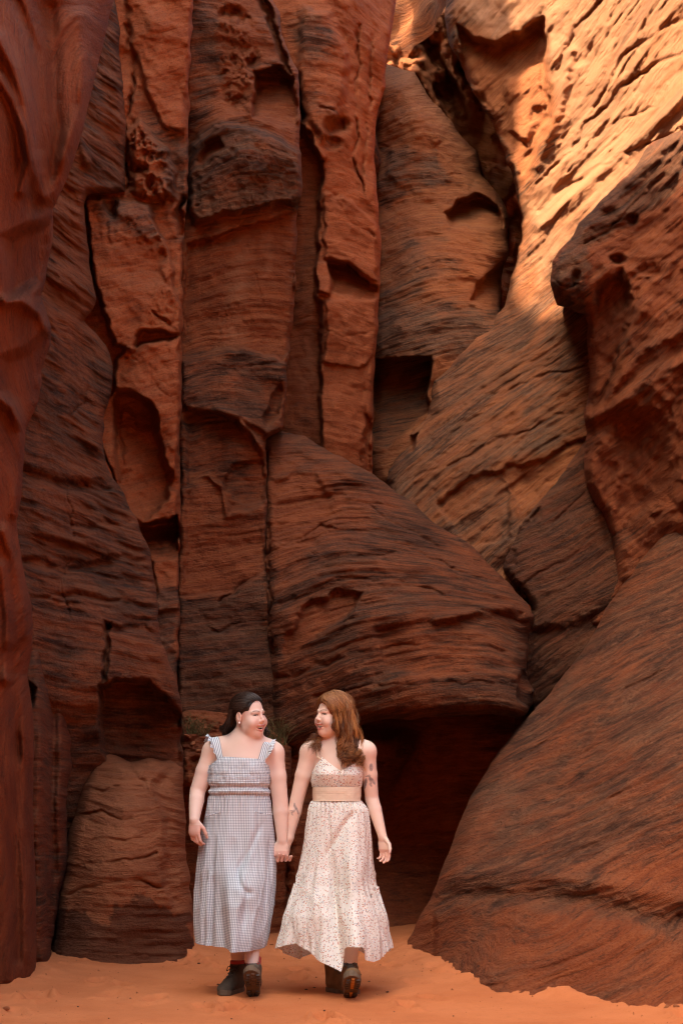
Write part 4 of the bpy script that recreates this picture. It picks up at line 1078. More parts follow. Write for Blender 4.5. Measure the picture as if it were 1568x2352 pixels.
def eyes_teeth(parent, L, R, s):
    for q in (-1, 1):
        b = Body(); b.ell(L(q*.031, .067, .0108), np.array([.0125, .0125, .0125])*s, 0)
        c = L(q*.031, .067, .0108); f, (v, qd) = b.mesh(c - .018, c + .018, .002)
        link('eye', new_mesh('eye', v, qd), MAT['eye'], parent)
    an = np.linspace(-1, 1, 22); V = []
    for zz, dd in ((-.047, 0), (-.0610, .0008)):
        for a in an: V.append(L(a*.029, .0925 - .0185*a*a + dd, zz + .006*a*a))
    for zz, dd in ((-.047, .0), (-.0610, .0)):
        for a in an: V.append(L(a*.028, .0815 - .0185*a*a, zz + .006*a*a))
    n = 22; Q = []
    for j in range(n-1): Q += [(j, j+1, n+j+1, n+j), (2*n+j+1, 2*n+j, 3*n+j, 3*n+j+1), (n+j, n+j+1, 3*n+j+1, 3*n+j)]
    link('teeth', new_mesh('teeth', np.array(V), np.array(Q)), MAT['teeth'], parent)

# ------------------------------------------------------------------ the woman in grey gingham (left)
def person(label):
    o = bpy.data.objects.new('person', None); COL.objects.link(o); o['label'] = label; o['category'] = 'person'
    o.empty_display_size = .2
    return o

def leg(B, hip, knee, ankle, toe_r, r=(.085, .058, .048, .036)):
    hip, knee, ankle = map(np.array, (hip, knee, ankle))
    B.cap(hip, knee, r[0], r[1], .04)
    calf = knee + (ankle - knee)*.3 + np.array([0, .015, 0])
    B.cap(knee, calf, r[1], r[2]*1.08, .03); B.cap(calf, ankle, r[2]*1.08, r[3], .03)

def woman_grey():
    who = person('dark haired woman in grey gingham dress walking on the left')
    B = Body()
    hc = Z(484, 262, Y0-.03); R = frame(52, -6, 7); s = .985
    L = add_head(B, hc, R, s, 1.06)
    # throat, soft under the chin, shoulders
    nb = Z(445, 440, Y0+.02)
    B.cap(L(0, -.022, -.055), nb, .053, .061, .03); B.ell(L(0, .030, -.096), (.038, .042, .018), .03, 'add', R)
    B.cap(L(0, .028, -.098), Z(450, 440, Y0-.030), .026, .038, .035)
    sr, sl = Z(238, 500, Y0+.01), Z(652, 512, Y0+.01)
    B.cap(nb, Z(290, 462, Y0+.02), .060, .050, .05); B.cap(nb, Z(600, 472, Y0+.02), .060, .050, .05)
    B.ell(Z(440, 640, Y0), (.158, .112, .19), .05); B.cap(sr, sl, .050, .050, .05)
    B.ell(Z(425, 900, Y0+.01), (.150, .105, .14), .06); B.ell(Z(420, 1040, Y0+.02), (.160, .112, .13), .06)
    er, el = Z(134, 775, Y0-.02), Z(693, 830, Y0+.0)
    wr, wl = Z(114, 962, Y0-.12), Z(706, 1100, Y0-.02)
    B.chain([sr, (sr+er)/2, er], [.054, .051, .043], .03); B.chain([er, er+(wr-er)*.3, wr], [.043, .043, .0275], .005)
    B.chain([sl, (sl+el)/2, el], [.054, .051, .043], .03); B.chain([el, el+(wl-el)*.3, wl], [.043, .043, .0275], .005)
    relaxed_hand(B, wr, (.04, -.10, -1), (.55, .80, 0), (.85, -.5, 0), .98, (.30, .60, .5))
    # the held hand: back of the hand to the camera, fingers going down and behind
    n = np.array([0, 1, 0]); d = np.array([-.06, -.05, -1.]); d /= np.linalg.norm(d); l = np.array([-1, 0, .05])
    M = np.c_[[1, 0, 0], n, [0, 0, 1]]
    B.ell(wl + d*.045, (.037, .0185, .052), .015, 'add', M); B.ell(wl + d*.075, (.040, .017, .026), .012, 'add', M)
    yk = wl[1]
    xs = (664, 690, 716, 740)
    fingers(B, [Z(x, 1190+abs(i-1)*3, yk-.004) for i, x in enumerate(xs)], [Z(x-3, 1232-i*3, yk+.010) for i, x in enumerate(xs)], [Z(x-2, 1238-i*3, yk+.045) for i, x in enumerate(xs)], .0088)
    B.cap(Z(672, 1130, yk), Z(648, 1165, yk-.004), .0125, .0105, .008); B.cap(Z(648, 1165, yk-.004), Z(650, 1205, yk-.010), .0105, .0085, .004)
    # legs
    hf = Z(512, 2150, Y0-.17); hf[2] = gz(hf[0], hf[1]-.02) - .002
    hb = Z(402, 2130, Y0+.03); hb[2] = gz(hb[0], hb[1]) - .006
    af = np.array([Z(512, 1905)[0], hf[1] + .015, Z(0, 1905)[2]]); ab = np.array([Z(408, 1905)[0], hb[1] - .02, Z(0, 1905)[2]])
    leg(B, Z(500, 1050, Y0+.01), Z(512, 1480, Y0-.05), af - np.array([0, 0, .03]), .04)
    leg(B, Z(345, 1050, Y0+.02), Z(395, 1480, Y0+.02), ab - np.array([0, 0, .03]), .04)
    hb0, hb1 = hc - np.array([.12, .15, .135]), hc + np.array([.13, .13, .15])
    f, big = B.mesh(Z(40, 1960, Y0-.36), Z(790, 80, Y0+.24), .0042)
    boxes = [(hb0, hb1), (wr - np.array([.06, .08, .15]), wr + np.array([.07, .07, .0])), (wl - np.array([.07, .06, .125]), wl + np.array([.06, .08, .0]))]
    fine = [B.mesh(a, b, h)[1] for (a, b), h in zip(boxes, (.0021, .0022, .0022))]
    V, Q = merge([cut_faces(*big, [(a+.0045, b-.0045) for a, b in boxes])] + fine)
    me = new_mesh('body', V, Q)
    def pf(co, col):
        face_paint(co, col, hc, R, s)
        zz = co[:, 2]; hand = ((np.abs(co - wr) < .17).all(1) & (zz < wr[2]-.03)) | ((np.abs(co - wl) < .17).all(1) & (zz < wl[2]-.06))
        w = np.where(hand, .45, 0); col[:] = col + (np.array((.60, .24, .18)) - col)*w[:, None]
        for p, r in ((er, .05), (el, .05)): 
            w = .18*np.exp(-((co - p)**2).sum(1)/r**2); col[:] = col + (np.array((.62, .28, .2)) - col)*w[:, None]
    paint_skin(me, (.76, .54, .445), pf)
    body = link('body', me, MAT['skin'], who)
    eyes_teeth(body, L, R, s)
    e = Body(); pc = L(-.084, .002, -.032); e.ell(pc, (.0055, .0055, .0065), 0); v, q = e.mesh(pc-.01, pc+.01, .0016)[1]
    link('earring', new_mesh('earring', v, q), MAT['pearl'], who)

    # dress ------------------------------------------------------
    dress = link('dress', None, None, who)
    xl = curve1([(520, 262), (560, 240), (600, 222), (650, 212), (710, 208), (760, 212), (800, 222), (812, 214), (860, 205), (940, 190), (1050, 172), (1200, 152), (1300, 143), (1450, 134), (1600, 131), (1850, 131)])
    xr = curve1([(520, 592), (560, 606), (600, 622), (650, 630), (710, 628), (760, 622), (800, 618), (812, 620), (860, 628), (940, 640), (1050, 655), (1200, 666), (1300, 670), (1450, 666), (1600, 652), (1750, 628), (1850, 604)])
    ryf = curve1([(520, .106), (560, .122), (650, .146), (720, .150), (770, .138), (800, .130), (900, .138), (1050, .150), (1400, .185), (1850, .20)])
    ryb = curve1([(520, .115), (700, .12), (800, .118), (1000, .15), (1400, .17), (1850, .18)])
    top = curve1([(180, 600), (225, 590), (262, 552), (300, 541), (440, 549), (575, 556), (600, 570), (632, 606), (660, 610)])
    def smock(ph, zy, zx, k):
        p = np.stack([ph.ravel()*9, zy.ravel()*.02, zy.ravel()*0], 1)
        rows = .0012*np.sin(zy*2*math.pi/13.0)*sstep(560, 600, zy) - .006*np.exp(-((zy-660)/9)**2)*.5 - .010*np.exp(-((zy-745)/16)**2) + .008*np.exp(-((zy-775)/16)**2) - .005*np.exp(-((zy-803)/6)**2)
        return rows + .0028*fbm(p*np.array([2.6, .8, 1]), 3, 3).reshape(ph.shape) + .004*fbm(p*np.array([.5, .8, 1]), 2, 5).reshape(ph.shape)
    flat = lambda v: (lambda x: np.full_like(x, v))
    loft('bodice', dress, MAT['gingham'], Y0, top, flat(600.), flat(806.), flat(806.), xl, xr, ryf, ryb, fold=smock, xspan=(210, 630), nk=70, body=f)
    hemf = curve1([(120, 1792), (250, 1796), (345, 1800), (385, 1808), (400, 1822), (520, 1822), (604, 1818), (700, 1800)])
    def sfold(ph, zy, zx, k):
        p = np.stack([ph.ravel()*2.4, zy.ravel()*.0016, zy.ravel()*0+3], 1); g = sstep(806, 1500, zy)
        n1 = fbm(p*np.array([1.3, 1.2, 1]), 2, 13).reshape(ph.shape)
        n2 = (1-np.abs(fbm(p*np.array([1.7, 2.6, 1]) + 7, 2, 17))).reshape(ph.shape)
        pleat = .0035*np.sin(ph*46 + 3*n1)*np.exp(-((zy-806)/110)**2)
        return (.004 + .018*g)*n1 + (.003 + .012*g)*(n2-.6) + pleat
    def spush(zx, zy, sn):
        d = np.zeros(zx.shape + (3,)); fr = np.clip(sn, 0, 1)
        g = sstep(1100, 1800, zy)
        d[..., 1] -= fr*(.11*g*sstep(330, 400, zx - (zy-1800)*.06)*(1 - .5*sstep(560, 640, zx)))        # striding leg carries the cloth forward
        d[..., 1] -= fr*.045*np.exp(-((zx-505)/70)**2 - ((zy-1420)/110)**2)                         # knee
        ax = (zx-430)*.87 + (zy-1330)*.22                                                          # soft draped folds above the knee
        d[..., 1] += fr*.020*np.exp(-((np.hypot((zx-520)/1.0, (zy-1300)/1.5)-95)/16)**2)*sstep(1180, 1300, zy)*sstep(1560, 1450, zy)*sstep(560, 500, zx)
        d[..., 1] += fr*.014*np.exp(-((zx - 500 + (zy-1150)*.45)/20)**2)*sstep(960, 1040, zy)*sstep(1340, 1240, zy)
        d[..., 1] += fr*.016*np.exp(-((zx - 255 + (zy-1500)*.02)/26)**2)*g
        return d
    loft('skirt', dress, MAT['gingham'], Y0, flat(800.), flat(800.), hemf, flat(1790.), xl, xr, ryf, ryb, fold=sfold, push=spush, xspan=(131, 640), nphi=300, nk=150)
    # pockets and waist seam
    for x0, x1, ya, yb in ((190, 292, 940, 905), (525, 640, 908, 925)):
        e = [Z(x0 + (x1-x0)*t, ya + (yb-ya)*t + 4*math.sin(t*3.1), Y0 - .150 - .01*math.sin(t*3.14) + .05*abs((x0+(x1-x0)*t - 425)/220)**2.5) for t in np.linspace(0, 1, 14)]
        v, q = tube(e, .0035, 6); me2 = new_mesh('pocket', v, q); vec_attr(me2, 'cloth', v*1.0); link('pocket', me2, MAT['gingham'], dress)
    # straps with ruffles
    def on(zx, zy, lift=.006):
        p = Z(zx, zy); y = front_y(f, p[0], p[2]); return np.array([p[0], (y if y is not None else Y0+.02) - lift, p[2]])
    rng = np.random.default_rng(8)
    ribbon('strap', dress, MAT['stripe'], [on(272, 556, .012), on(258, 505), on(244, 455), on(232, 425), Z(236, 410, Y0+.03), Z(262, 470, Y0+.12)], [on(318, 552, .012), on(306, 500), on(296, 450), on(284, 415), Z(272, 404, Y0+.03), Z(300, 470, Y0+.12)])
    ribbon('strap', dress, MAT['stripe'], [on(550, 560, .012), on(564, 510), on(576, 462), on(590, 438), Z(600, 424, Y0+.03), Z(570, 480, Y0+.12)], [on(596, 575, .012), on(606, 525), on(616, 475), on(626, 448), Z(632, 436, Y0+.03), Z(604, 490, Y0+.12)])
    def ruffle(inner, outer, n=60, waves=7, amp=.010):
        A = smooth_path(inner, n); O = smooth_path(outer, n); t = np.linspace(0, 1, n)
        w = amp*np.sin(t*waves*6.28)*np.sin(t*3.14)**.5
        O = O + np.c_[w*.5, w*1.1, w*.7]; m = 7; k = np.linspace(0, 1, m)[None, :, None]
        X = A[:, None]*(1-k) + O[:, None]*k; X[..., 2] += .006*np.sin(k[..., 0]*3.14)
        i = np.arange(n-1)[:, None]; j = np.arange(m-1)[None]; a = (i*m+j).ravel()
        me = new_mesh('ruffle', X.reshape(-1, 3), np.c_[a, a+1, a+m+1, a+m])
        vec_attr(me, 'cloth', np.stack(np.broadcast_arrays(t[:, None]*.22*1.4, k[..., 0]*.04, np.zeros((n, m))), -1).reshape(-1, 3)); link('ruffle', me, MAT['stripe'], dress)
    ruffle([on(270, 545, .010), on(256, 500, .010), on(242, 452, .010), on(232, 425, .010), Z(236, 408, Y0+.03), Z(258, 460, Y0+.11)], [Z(262, 530, Y0-.13), Z(234, 480, Y0-.12), Z(212, 420, Y0-.06), Z(196, 388, Y0+.02), Z(184, 425, Y0+.07), Z(180, 470, Y0+.12)])
    ruffle([on(598, 560, .010), on(608, 520, .010), on(617, 473, .010), on(627, 446, .010), Z(633, 434, Y0+.03), Z(606, 480, Y0+.11)], [Z(604, 545, Y0-.13), Z(634, 505, Y0-.11), Z(654, 455, Y0-.06), Z(660, 424, Y0+.02), Z(662, 450, Y0+.08), Z(650, 490, Y0+.12)])

    # hair -------------------------------------------------------
    rng = np.random.default_rng(3)
    cap = Body(); cc = (0, -.017, .040)
    cap.ell(L(*cc), np.array([.079, .101, .086])*s, 0, 'add', R)
    cap.ell(L(0, .108, .004), np.array([.086, .084, .106])*s, .008, 'sub', R); cap.ell(L(-.085, .050, -.010), np.array([.052, .048, .050])*s, .008, 'sub', R); cap.ell(L(.085, .050, -.010), np.array([.052, .048, .050])*s, .008, 'sub', R)
    cap.ell(L(0, .05, -.09), np.array([.1, .10, .085])*s, .006, 'sub', R)
    v, q = cap.mesh(hc - .16, hc + .16, .003)[1]
    pieces = [((v, q), np.full(len(v), .15))]
    st = [(-.90, .16, .00), (-.80, .46, .28), (-.58, .62, .58), (-.2, .74, .68), (.1, .74, .68), (.4, .68, .62), (.75, .46, .4), (.9, .1, .1)]
    en = [(-.75, -.6, -.12), (-.6, -.85, -.02), (-.3, -1, .06), (-.1, -1, .1), (.1, -1, .1), (.3, -1, .06), (.6, -.85, 0), (.75, -.6, -.12)]
    pieces.append(scalp(L, s, cc, (.079, .101, .086), st, en, rng, 1500, .006, .0025, 1.4, .0011, (0, .9), .07))
    back = lambda x, y, z: L(x, y, z)
    paths = []
    for q1 in np.linspace(-1, .9, 13):
        x = .074*q1; a = L(x, -.060 - .045*(1 - q1*q1), .03); b = L(x*1.05, -.085 - .02*(1-q1*q1), -.05)
        ez = Z(345 + 95*(q1+1)/2 + (60 if q1 > .2 else 0), 392 + 8*math.sin(q1*7), Y0 + .075 + .03*(1-abs(q1)))
        paths.append([a, b, (b*.45 + ez*.55) + np.array([-.028 if q1 < .3 else .01, .02, .0]), ez + np.array([-.02 if q1 < 0 else .0, 0, .008]), ez + np.array([.012, -.01, .002])])
    pieces.append(strands(paths, rng, 80, .0075, .004, 1.2, .0012, 24, (0, .75), .011))
    side = [[L(.074, -.04, .0), L(.080, -.05, -.06), Z(590, 365, Y0+.05), Z(575, 412, Y0+.05)], [L(.070, -.05, .0), L(.078, -.055, -.07), Z(608, 372, Y0+.05), Z(596, 415, Y0+.06)]]
    pieces.append(strands(side, rng, 60, .008, .005, 1.5, .0015, 22, (0, .8), .012))
    fly = [[L(-.06, -.06, .08), L(-.095, -.09, .0), L(-.10, -.10, -.09), Z(315, 385, Y0+.08)], [L(.0, -.10, .10), L(.02, -.135, .0), L(.03, -.13, -.08), Z(400, 392, Y0+.12)], [L(.07, -.03, .05), L(.088, -.04, -.03), L(.095, -.03, -.09), Z(612, 400, Y0+.04)]]
    pieces.append(strands(fly, rng, 14, .009, .008, 1.6, .0006, 26, (.2, .9), .016))
    hair_object('hair', pieces, MAT['hair_dark'], who)
    # boots and socks --------------------------------------------
    Wf, _ = boot(who, hf, 3, 35, 'boot_grey', 'rubber_dusty', 1, 1.03, 'dark boot with raised toe showing its dusty sole')
    Wb, _ = boot(who, hb + np.array([.012, .10, 0]), -20, 0, 'boot_grey', 'rubber_dusty', -1, 1.0)
    sock(who, Wf((0, -.016, .11)), Wf((0, -.012, .205)), .040, .0425, 'sock_red'); sock(who, Wb((0, -.02, .11)), Wb((0, -.02, .178)), .042, .043, 'sock_red')
    return who, f
WOMAN_GREY, _fg = woman_grey()

# ------------------------------------------------------------------ the woman in the cream floral dress (right)
def woman_cream():
    who = person('auburn haired woman in cream floral dress walking on the right')
    B = Body()
    hc = Z(1042, 262, Y0-.03); R = frame(-54, -2, -4); s = .95
    L = add_head(B, hc, R, s, .96)
    nb = Z(1085, 460, Y0+.02)
    B.cap(L(0, -.022, -.05), nb, .050, .055, .03); B.ell(L(0, .03, -.095), (.034, .04, .018), .03, 'add', R)
    sr, sl = Z(888, 505, Y0+.02), Z(1280, 500, Y0-.01)
    B.cap(nb, Z(940, 468, Y0+.02), .050, .042, .05); B.cap(nb, Z(1225, 465, Y0+.0), .050, .042, .05)
    B.ell(Z(1080, 650, Y0), (.130, .098, .19), .05); B.cap(sr, sl, .046, .046, .05)
    B.ell(Z(1075, 800, Y0+.01), (.122, .088, .12), .05); B.ell(Z(1080, 1000, Y0+.02), (.150, .105, .13), .06)
    er, el = Z(806, 830, Y0+.02), Z(1312, 820, Y0+.03)
    wr, wl = Z(752, 1085, Y0+.012), Z(1384, 1078, Y0-.03)
    B.chain([sr, (sr+er)/2, er], [.046, .044, .038], .03); B.chain([er, er+(wr-er)*.3, wr], [.038, .0385, .025], .005)
    B.chain([sl, (sl+el)/2, el], [.047, .042, .037], .03); B.chain([el, el+(wl-el)*.3, wl], [.037, .037, .0245], .005)
    relaxed_hand(B, wl, (.16, -.12, -1), (-.62, -.78, 0), (.8, -.6, 0), .95, (.20, .42, .40), .10)
    # right hand: palm behind the other's, fingers laced through and closed over the front
    M = np.eye(3); d = np.array([-.30, 0, -1.]); d /= np.linalg.norm(d)
    pc = (wr + Z(712, 1175, Y0+.015))/2
    B.cap(wr, Z(722, 1170, Y0+.02), .024, .026, .015); B.ell(Z(712, 1178, Y0+.022), (.036, .017, .036), .012)
    xs = (676, 704, 731, 756); yk = Y0 - .02
    fingers(B, [Z(x+4, 1205+3*i, Y0+.02) for i, x in enumerate(xs)], [Z(x, 1240-2*i, yk-.012) for i, x in enumerate(xs)], [Z(x+10+i, 1196+5*i, yk-.032) for i, x in enumerate(xs)], .0084)
    B.cap(Z(690, 1150, Y0+.02), Z(655, 1180, Y0+.012), .0115, .0095, .008); B.cap(Z(655, 1180, Y0+.012), Z(646, 1212, Y0+.0), .0095, .008, .004)
    hf = Z(1165, 2166, Y0-.20); hf[2] = gz(hf[0], hf[1]-.02) - .002
    hb = Z(1040, 2120, Y0+.06); hb[2] = gz(hb[0], hb[1]) - .006
    af = np.array([Z(1168, 1905)[0], hf[1] + .02, Z(0, 1905)[2]]); ab = np.array([Z(1020, 1905)[0], hb[1], Z(0, 1905)[2]])
    leg(B, Z(1150, 1000, Y0+.01), Z(1168, 1480, Y0-.07), af - np.array([0, 0, .03]), .04, (.08, .056, .047, .036))
    leg(B, Z(1010, 1000, Y0+.02), Z(1020, 1480, Y0+.03), ab - np.array([0, 0, .03]), .04, (.08, .054, .044, .034))
    hb0, hb1 = hc - np.array([.12, .15, .13]), hc + np.array([.13, .13, .15])
    f, big = B.mesh(Z(640, 1960, Y0-.38), Z(1500, 80, Y0+.24), .0042)
    boxes = [(hb0, hb1), (wl - np.array([.05, .09, .19]), wl + np.array([.09, .06, .0])), (wr - np.array([.14, .09, .17]), wr + np.array([.05, .06, -.01]))]
    fine = [B.mesh(a, b, h)[1] for (a, b), h in zip(boxes, (.0021, .0022, .0022))]
    V, Q = merge([cut_faces(*big, [(a+.0045, b-.0045) for a, b in boxes])] + fine)
    me = new_mesh('body', V, Q)
    def pf(co, col):
        face_paint(co, col, hc, R, s, brow=(.26, .12, .06))
        zz = co[:, 2]; hand = ((np.abs(co - wr) < .17).all(1) & (zz < wr[2]-.07)) | ((np.abs(co - wl) < .2).all(1) & (zz < wl[2]-.07))
        w = np.where(hand, .5, 0); col[:] = col + (np.array((.62, .25, .18)) - col)*w[:, None]
        # tattoos, drawn on the skin
        zx = ((co[:, 0]*F/Y0 + CX) - 407.7)/.34; zy = (HZ - (co[:, 2]-CAMZ)*F/Y0 - 1555.5)/.34
        front = co[:, 1] < Y0 + .06
        ink = np.zeros(len(co))
        def blob(cx, cy, a, b, ang, w=1.):
            t = math.radians(ang); dx, dy = zx-cx, zy-cy; p = dx*math.cos(t)+dy*math.sin(t); r = -dx*math.sin(t)+dy*math.cos(t)
            np.maximum(ink, w*sstep(1.15, .85, np.hypot(p/a, r/b)), out=ink)
        for b in ((798, 880, 22, 9, 62, .8), (785, 905, 20, 7, -35, .7), (812, 905, 24, 6, 78, .75), (775, 925, 13, 4, 60, .65), (790, 858, 10, 5, 90, .7), (768, 900, 12, 4, 10, .6)): blob(*b)
        for b in ((1306, 610, 13, 26, 0, 1.), (1266, 720, 11, 38, 12, 1.), (1300, 690, 8, 34, -12, .8), (1316, 700, 10, 30, -35, .8), (1285, 668, 20, 4, -12, .8), (1303, 728, 8, 16, -30, .75)): blob(*b)
        ink *= front*(.85 + .4*vnoise(co*160, 5))*(((zx < 840) & (zy > 830) & (zy < 950)) | ((zx > 1245) & (zy > 570) & (zy < 780)))
        col[:] = col + (np.array((.13, .12, .14)) - col)*np.clip(ink, 0, .85)[:, None]
    paint_skin(me, (.77, .55, .445), pf)
    body = link('body', me, MAT['skin'], who)
    eyes_teeth(body, L, R, s)

    dress = link('dress', None, None, who)
    flat = lambda v: (lambda x: np.full_like(np.asarray(x, float), v))
    xl = curve1([(520, 945), (560, 938), (600, 918), (650, 906), (700, 906), (745, 914), (835, 916), (842, 906), (870, 893), (900, 884), (1000, 868), (1100, 856), (1200, 840), (1300, 820), (1390, 797), (1500, 745), (1600, 712), (1700, 690), (1830, 656), (1960, 656)])
    xr = curve1([(520, 1240), (560, 1246), (600, 1252), (650, 1250), (700, 1244), (745, 1236), (835, 1234), (842, 1240), (870, 1265), (900, 1284), (1000, 1297), (1100, 1302), (1200, 1306), (1300, 1311), (1390, 1330), (1500, 1368), (1600, 1402), (1700, 1426), (1830, 1450), (1960, 1450)])
    ryf = curve1([(520, .098), (600, .118), (660, .128), (720, .112), (745, .104), (835, .104), (870, .118), (1000, .135), (1300, .165), (1400, .185), (1600, .25), (1960, .31)])
    ryb = curve1([(520, .10), (745, .100), (835, .100), (900, .13), (1100, .16), (1400, .20), (1960, .32)])
    vneck = curve1([(890, 640), (908, 636), (930, 575), (945, 540), (1000, 575), (1060, 612), (1100, 638), (1140, 616), (1200, 580), (1238, 548), (1248, 580), (1256, 626), (1270, 640)])
    def cups(ph, zy, zx, k):
        g = sstep(640, 745, zy)*sstep(752, 735, zy)
        b = .014*(np.exp(-((zx-1000)/52)**2 - ((zy-665)/48)**2) + np.exp(-((zx-1175)/52)**2 - ((zy-665)/48)**2))*(np.sin(ph) > 0)
        p = np.stack([ph.ravel()*5, zy.ravel()*.01, zy.ravel()*0], 1)
        return b + .0045*g*np.sin(ph*70) - .006*np.exp(-((zx-1090)/14)**2)*(np.sin(ph) > 0) + .002*fbm(p*2, 3, 31).reshape(ph.shape)
    loft('bodice', dress, MAT['floral'], Y0, vneck, flat(640.), flat(750.), flat(750.), xl, xr, ryf, ryb, fold=cups, xspan=(905, 1252), nk=60, body=f, nphi=260)
    loft('waistband', dress, MAT['lace'], Y0, flat(744.), flat(744.), flat(838.), flat(838.), xl, xr, lambda z: ryf(z)+.004, lambda z: ryb(z)+.004, xspan=(914, 1236), nk=26,
         fold=lambda ph, zy, zx, k: .003 + .0003*np.sin(zy*2*math.pi/15) + .0016*fbm(np.stack([ph.ravel()*4, zy.ravel()*.03, zy.ravel()*0], 1), 3, 8).reshape(ph.shape))
    # neckline trim
    edge = []
    for x in np.linspace(945, 1240, 40):
        p = Z(x, float(vneck(x))); fy = front_y(f, p[0], p[2]); edge.append(np.array([p[0], min(fy if fy else Y0, Y0 - .06) - .010, p[2]]))
    v, q = tube(edge, .0035, 6); link('neck_trim', new_mesh('neck_trim', v, q), MAT['lace'], dress)
    hem_f = curve1([(640, 1832), (655, 1830), (700, 1800), (770, 1776), (850, 1815), (945, 1872), (1040, 1912), (1100, 1945), (1112, 1900), (1120, 1800), (1135, 1778), (1215, 1780), (1228, 1800), (1236, 1868), (1290, 1888), (1390, 1868), (1450, 1830), (1470, 1830)])
    hem_b = curve1([(640, 1830), (655, 1832), (720, 1890), (820, 1940), (945, 1880), (1050, 1895), (1150, 1895), (1225, 1880), (1310, 1942), (1400, 1890), (1450, 1832), (1470, 1830)])
    seam = curve1([(640, 1395), (795, 1392), (880, 1425), (960, 1500), (1030, 1540), (1060, 1400), (1150, 1440), (1270, 1490), (1330, 1415), (1470, 1410)])
    # the tier seam drawn in the skirt's own span
    s_f = lambda z: seam(795 + (z - 655)*535/795.)
    def kfold(ph, zy, zx, k):
        g = sstep(842, 1500, zy)
        p = np.stack([np.cos(ph).ravel()*2.2 + 5, zy.ravel()*.0018, np.sin(ph).ravel()*2.2], 1)
        n1 = fbm(p*np.array([1.2, 1, 1.2]), 2, 23).reshape(ph.shape); n2 = (1 - np.abs(fbm(p*np.array([1.8, 1.9, 1.8]), 2, 27))).reshape(ph.shape)
        return (.004 + .020*g)*n1 + (.003 + .014*g)*(n2-.6) + .005*np.sin(ph*40 + 3*n1)*np.exp(-((zy-842)/90)**2)
    def kpush(zx, zy, sn):
        d = np.zeros(zx.shape + (3,)); fr = np.clip(sn, 0, 1)
        d[..., 1] -= fr*(.06*np.exp(-((zx-1185)/60)**2 - ((zy-1330)/170)**2))
        d[..., 1] -= fr*.07*sstep(1350, 1800, zy)*np.exp(-((zx-1175)/75)**2)
        d[..., 1] += fr*.040*np.exp(-((zx - 1050 - (zy-1350)*.10)/30)**2)*sstep(1120, 1400, zy)
        d[..., 1] += fr*.022*np.exp(-((zx - 1190 + (zy-900)*.62)/26)**2)*sstep(880, 960, zy)*sstep(1240, 1120, zy)
        d[..., 1] += fr*.012*np.exp(-((zx - 1010 - (zy-900)*.12)/16)**2)*sstep(880, 980, zy)*sstep(1350, 1200, zy)
        return d
    loft('skirt', dress, MAT['floral'], Y0, flat(834.), flat(834.), s_f, flat(1420.), xl, xr, ryf, ryb, fold=kfold, push=kpush, xspan=(655, 1450), nphi=360, nk=120, power=2.1)
    def rfold(ph, zy, zx, k):
        base = kfold(ph, zy, zx, k); kk = np.broadcast_to(k, ph.shape)
        p = np.stack([np.cos(ph).ravel()*6, np.sin(ph).ravel()*6, kk.ravel()*.6], 1)
        rr = (1 - np.abs(fbm(p*np.array([.8, .8, 1.5]), 2, 37))).reshape(ph.shape)
        return base + .004 + .020*kk*(rr-.55) + .006*np.exp(-(kk/.08)**2)*np.abs(np.sin(ph*55)) + .030*kk*fbm(p*.35, 2, 39).reshape(ph.shape)
    loft('ruffle', dress, MAT['floral'], Y0, lambda z: s_f(z)-6, flat(1414.), hem_f, hem_b, xl, xr, ryf, ryb, fold=rfold, push=kpush, xspan=(655, 1450), nphi=520, nk=110, power=2.1)
    # shoulder straps
    def on(zx, zy, lift=.005):
        p = Z(zx, zy); y = front_y(f, p[0], p[2]); return np.array([p[0], (y if y is not None else Y0+.02) - lift, p[2]])
    for pts in ([on(945, 545, .012), on(943, 520), on(940, 480), on(938, 450), Z(940, 425, Y0+.03), Z(960, 520, Y0+.10)], [on(1239, 550, .012), on(1243, 515), on(1247, 475), on(1250, 448), Z(1250, 424, Y0+.02), Z(1230, 520, Y0+.09)]):
        v, q = tube(smooth_path(pts, 40), .0032, 6); link('strap', new_mesh('strap', v, q), MAT['lace'], dress)

    # hair: long, loose and curly -----------------------------------
    rng = np.random.default_rng(12)
    cap = Body(); cc = (0, -.018, .040); cr = np.array([.083, .103, .092])
    cap.ell(L(*cc), cr*s, 0, 'add', R)
    cap.ell(L(0, .105, -.006), np.array([.078, .070, .092])*s, .008, 'sub', R); cap.ell(L(0, .06, -.09), np.array([.075, .10, .085])*s, .006, 'sub', R)
    v, q = cap.mesh(hc - .17, hc + .17, .003)[1]
    pieces = [((v, q), np.full(len(v), .22))]
    st = [(.03, -.75, .66), (.03, -.3, .95), (.03, .15, .98), (.03, .55, .83), (.05, .68, .73)]
    enl = [(.6, -.85, -.2), (.85, -.55, -.25), (.95, -.2, -.3), (.97, .12, -.3), (.93, .30, -.25)]
    enr = [(-a, b, c) for a, b, c in enl]
    pieces.append(scalp(L, s, cc, cr, st, enl, rng, 1500, .013, .010, 1.8, .0012, (.25, 1.), .09))
    pieces.append(scalp(L, s, cc, cr, [(-a, b, c) for a, b, c in st], enr, rng, 800, .010, .006, 1.6, .0011, (.2, .9), .09))
    paths = []
    # on the picture's right: in front of her left shoulder down to the bust
    for q1 in np.linspace(0, 1, 15):
        a = L(.084, .030 - .115*q1, .03 - .01*q1); b = L(.096, .016 - .115*q1, -.06)
        e1 = Z(1125 + 100*q1, 440 + 10*math.sin(q1*9), Y0 - .085 + .085*q1); e2 = Z(1128 + 100*q1, 575 + 26*math.sin(q1*8+1), Y0 - .132 + .040*q1)
        paths.append([a, b, e1, (e1*.4+e2*.6) + np.array([.006*math.sin(q1*20), 0, 0]), e2])
    pieces.append(strands(paths, rng, 90, .011, .019, 2.3, .0012, 44, (-.15, .95), .016, .4))
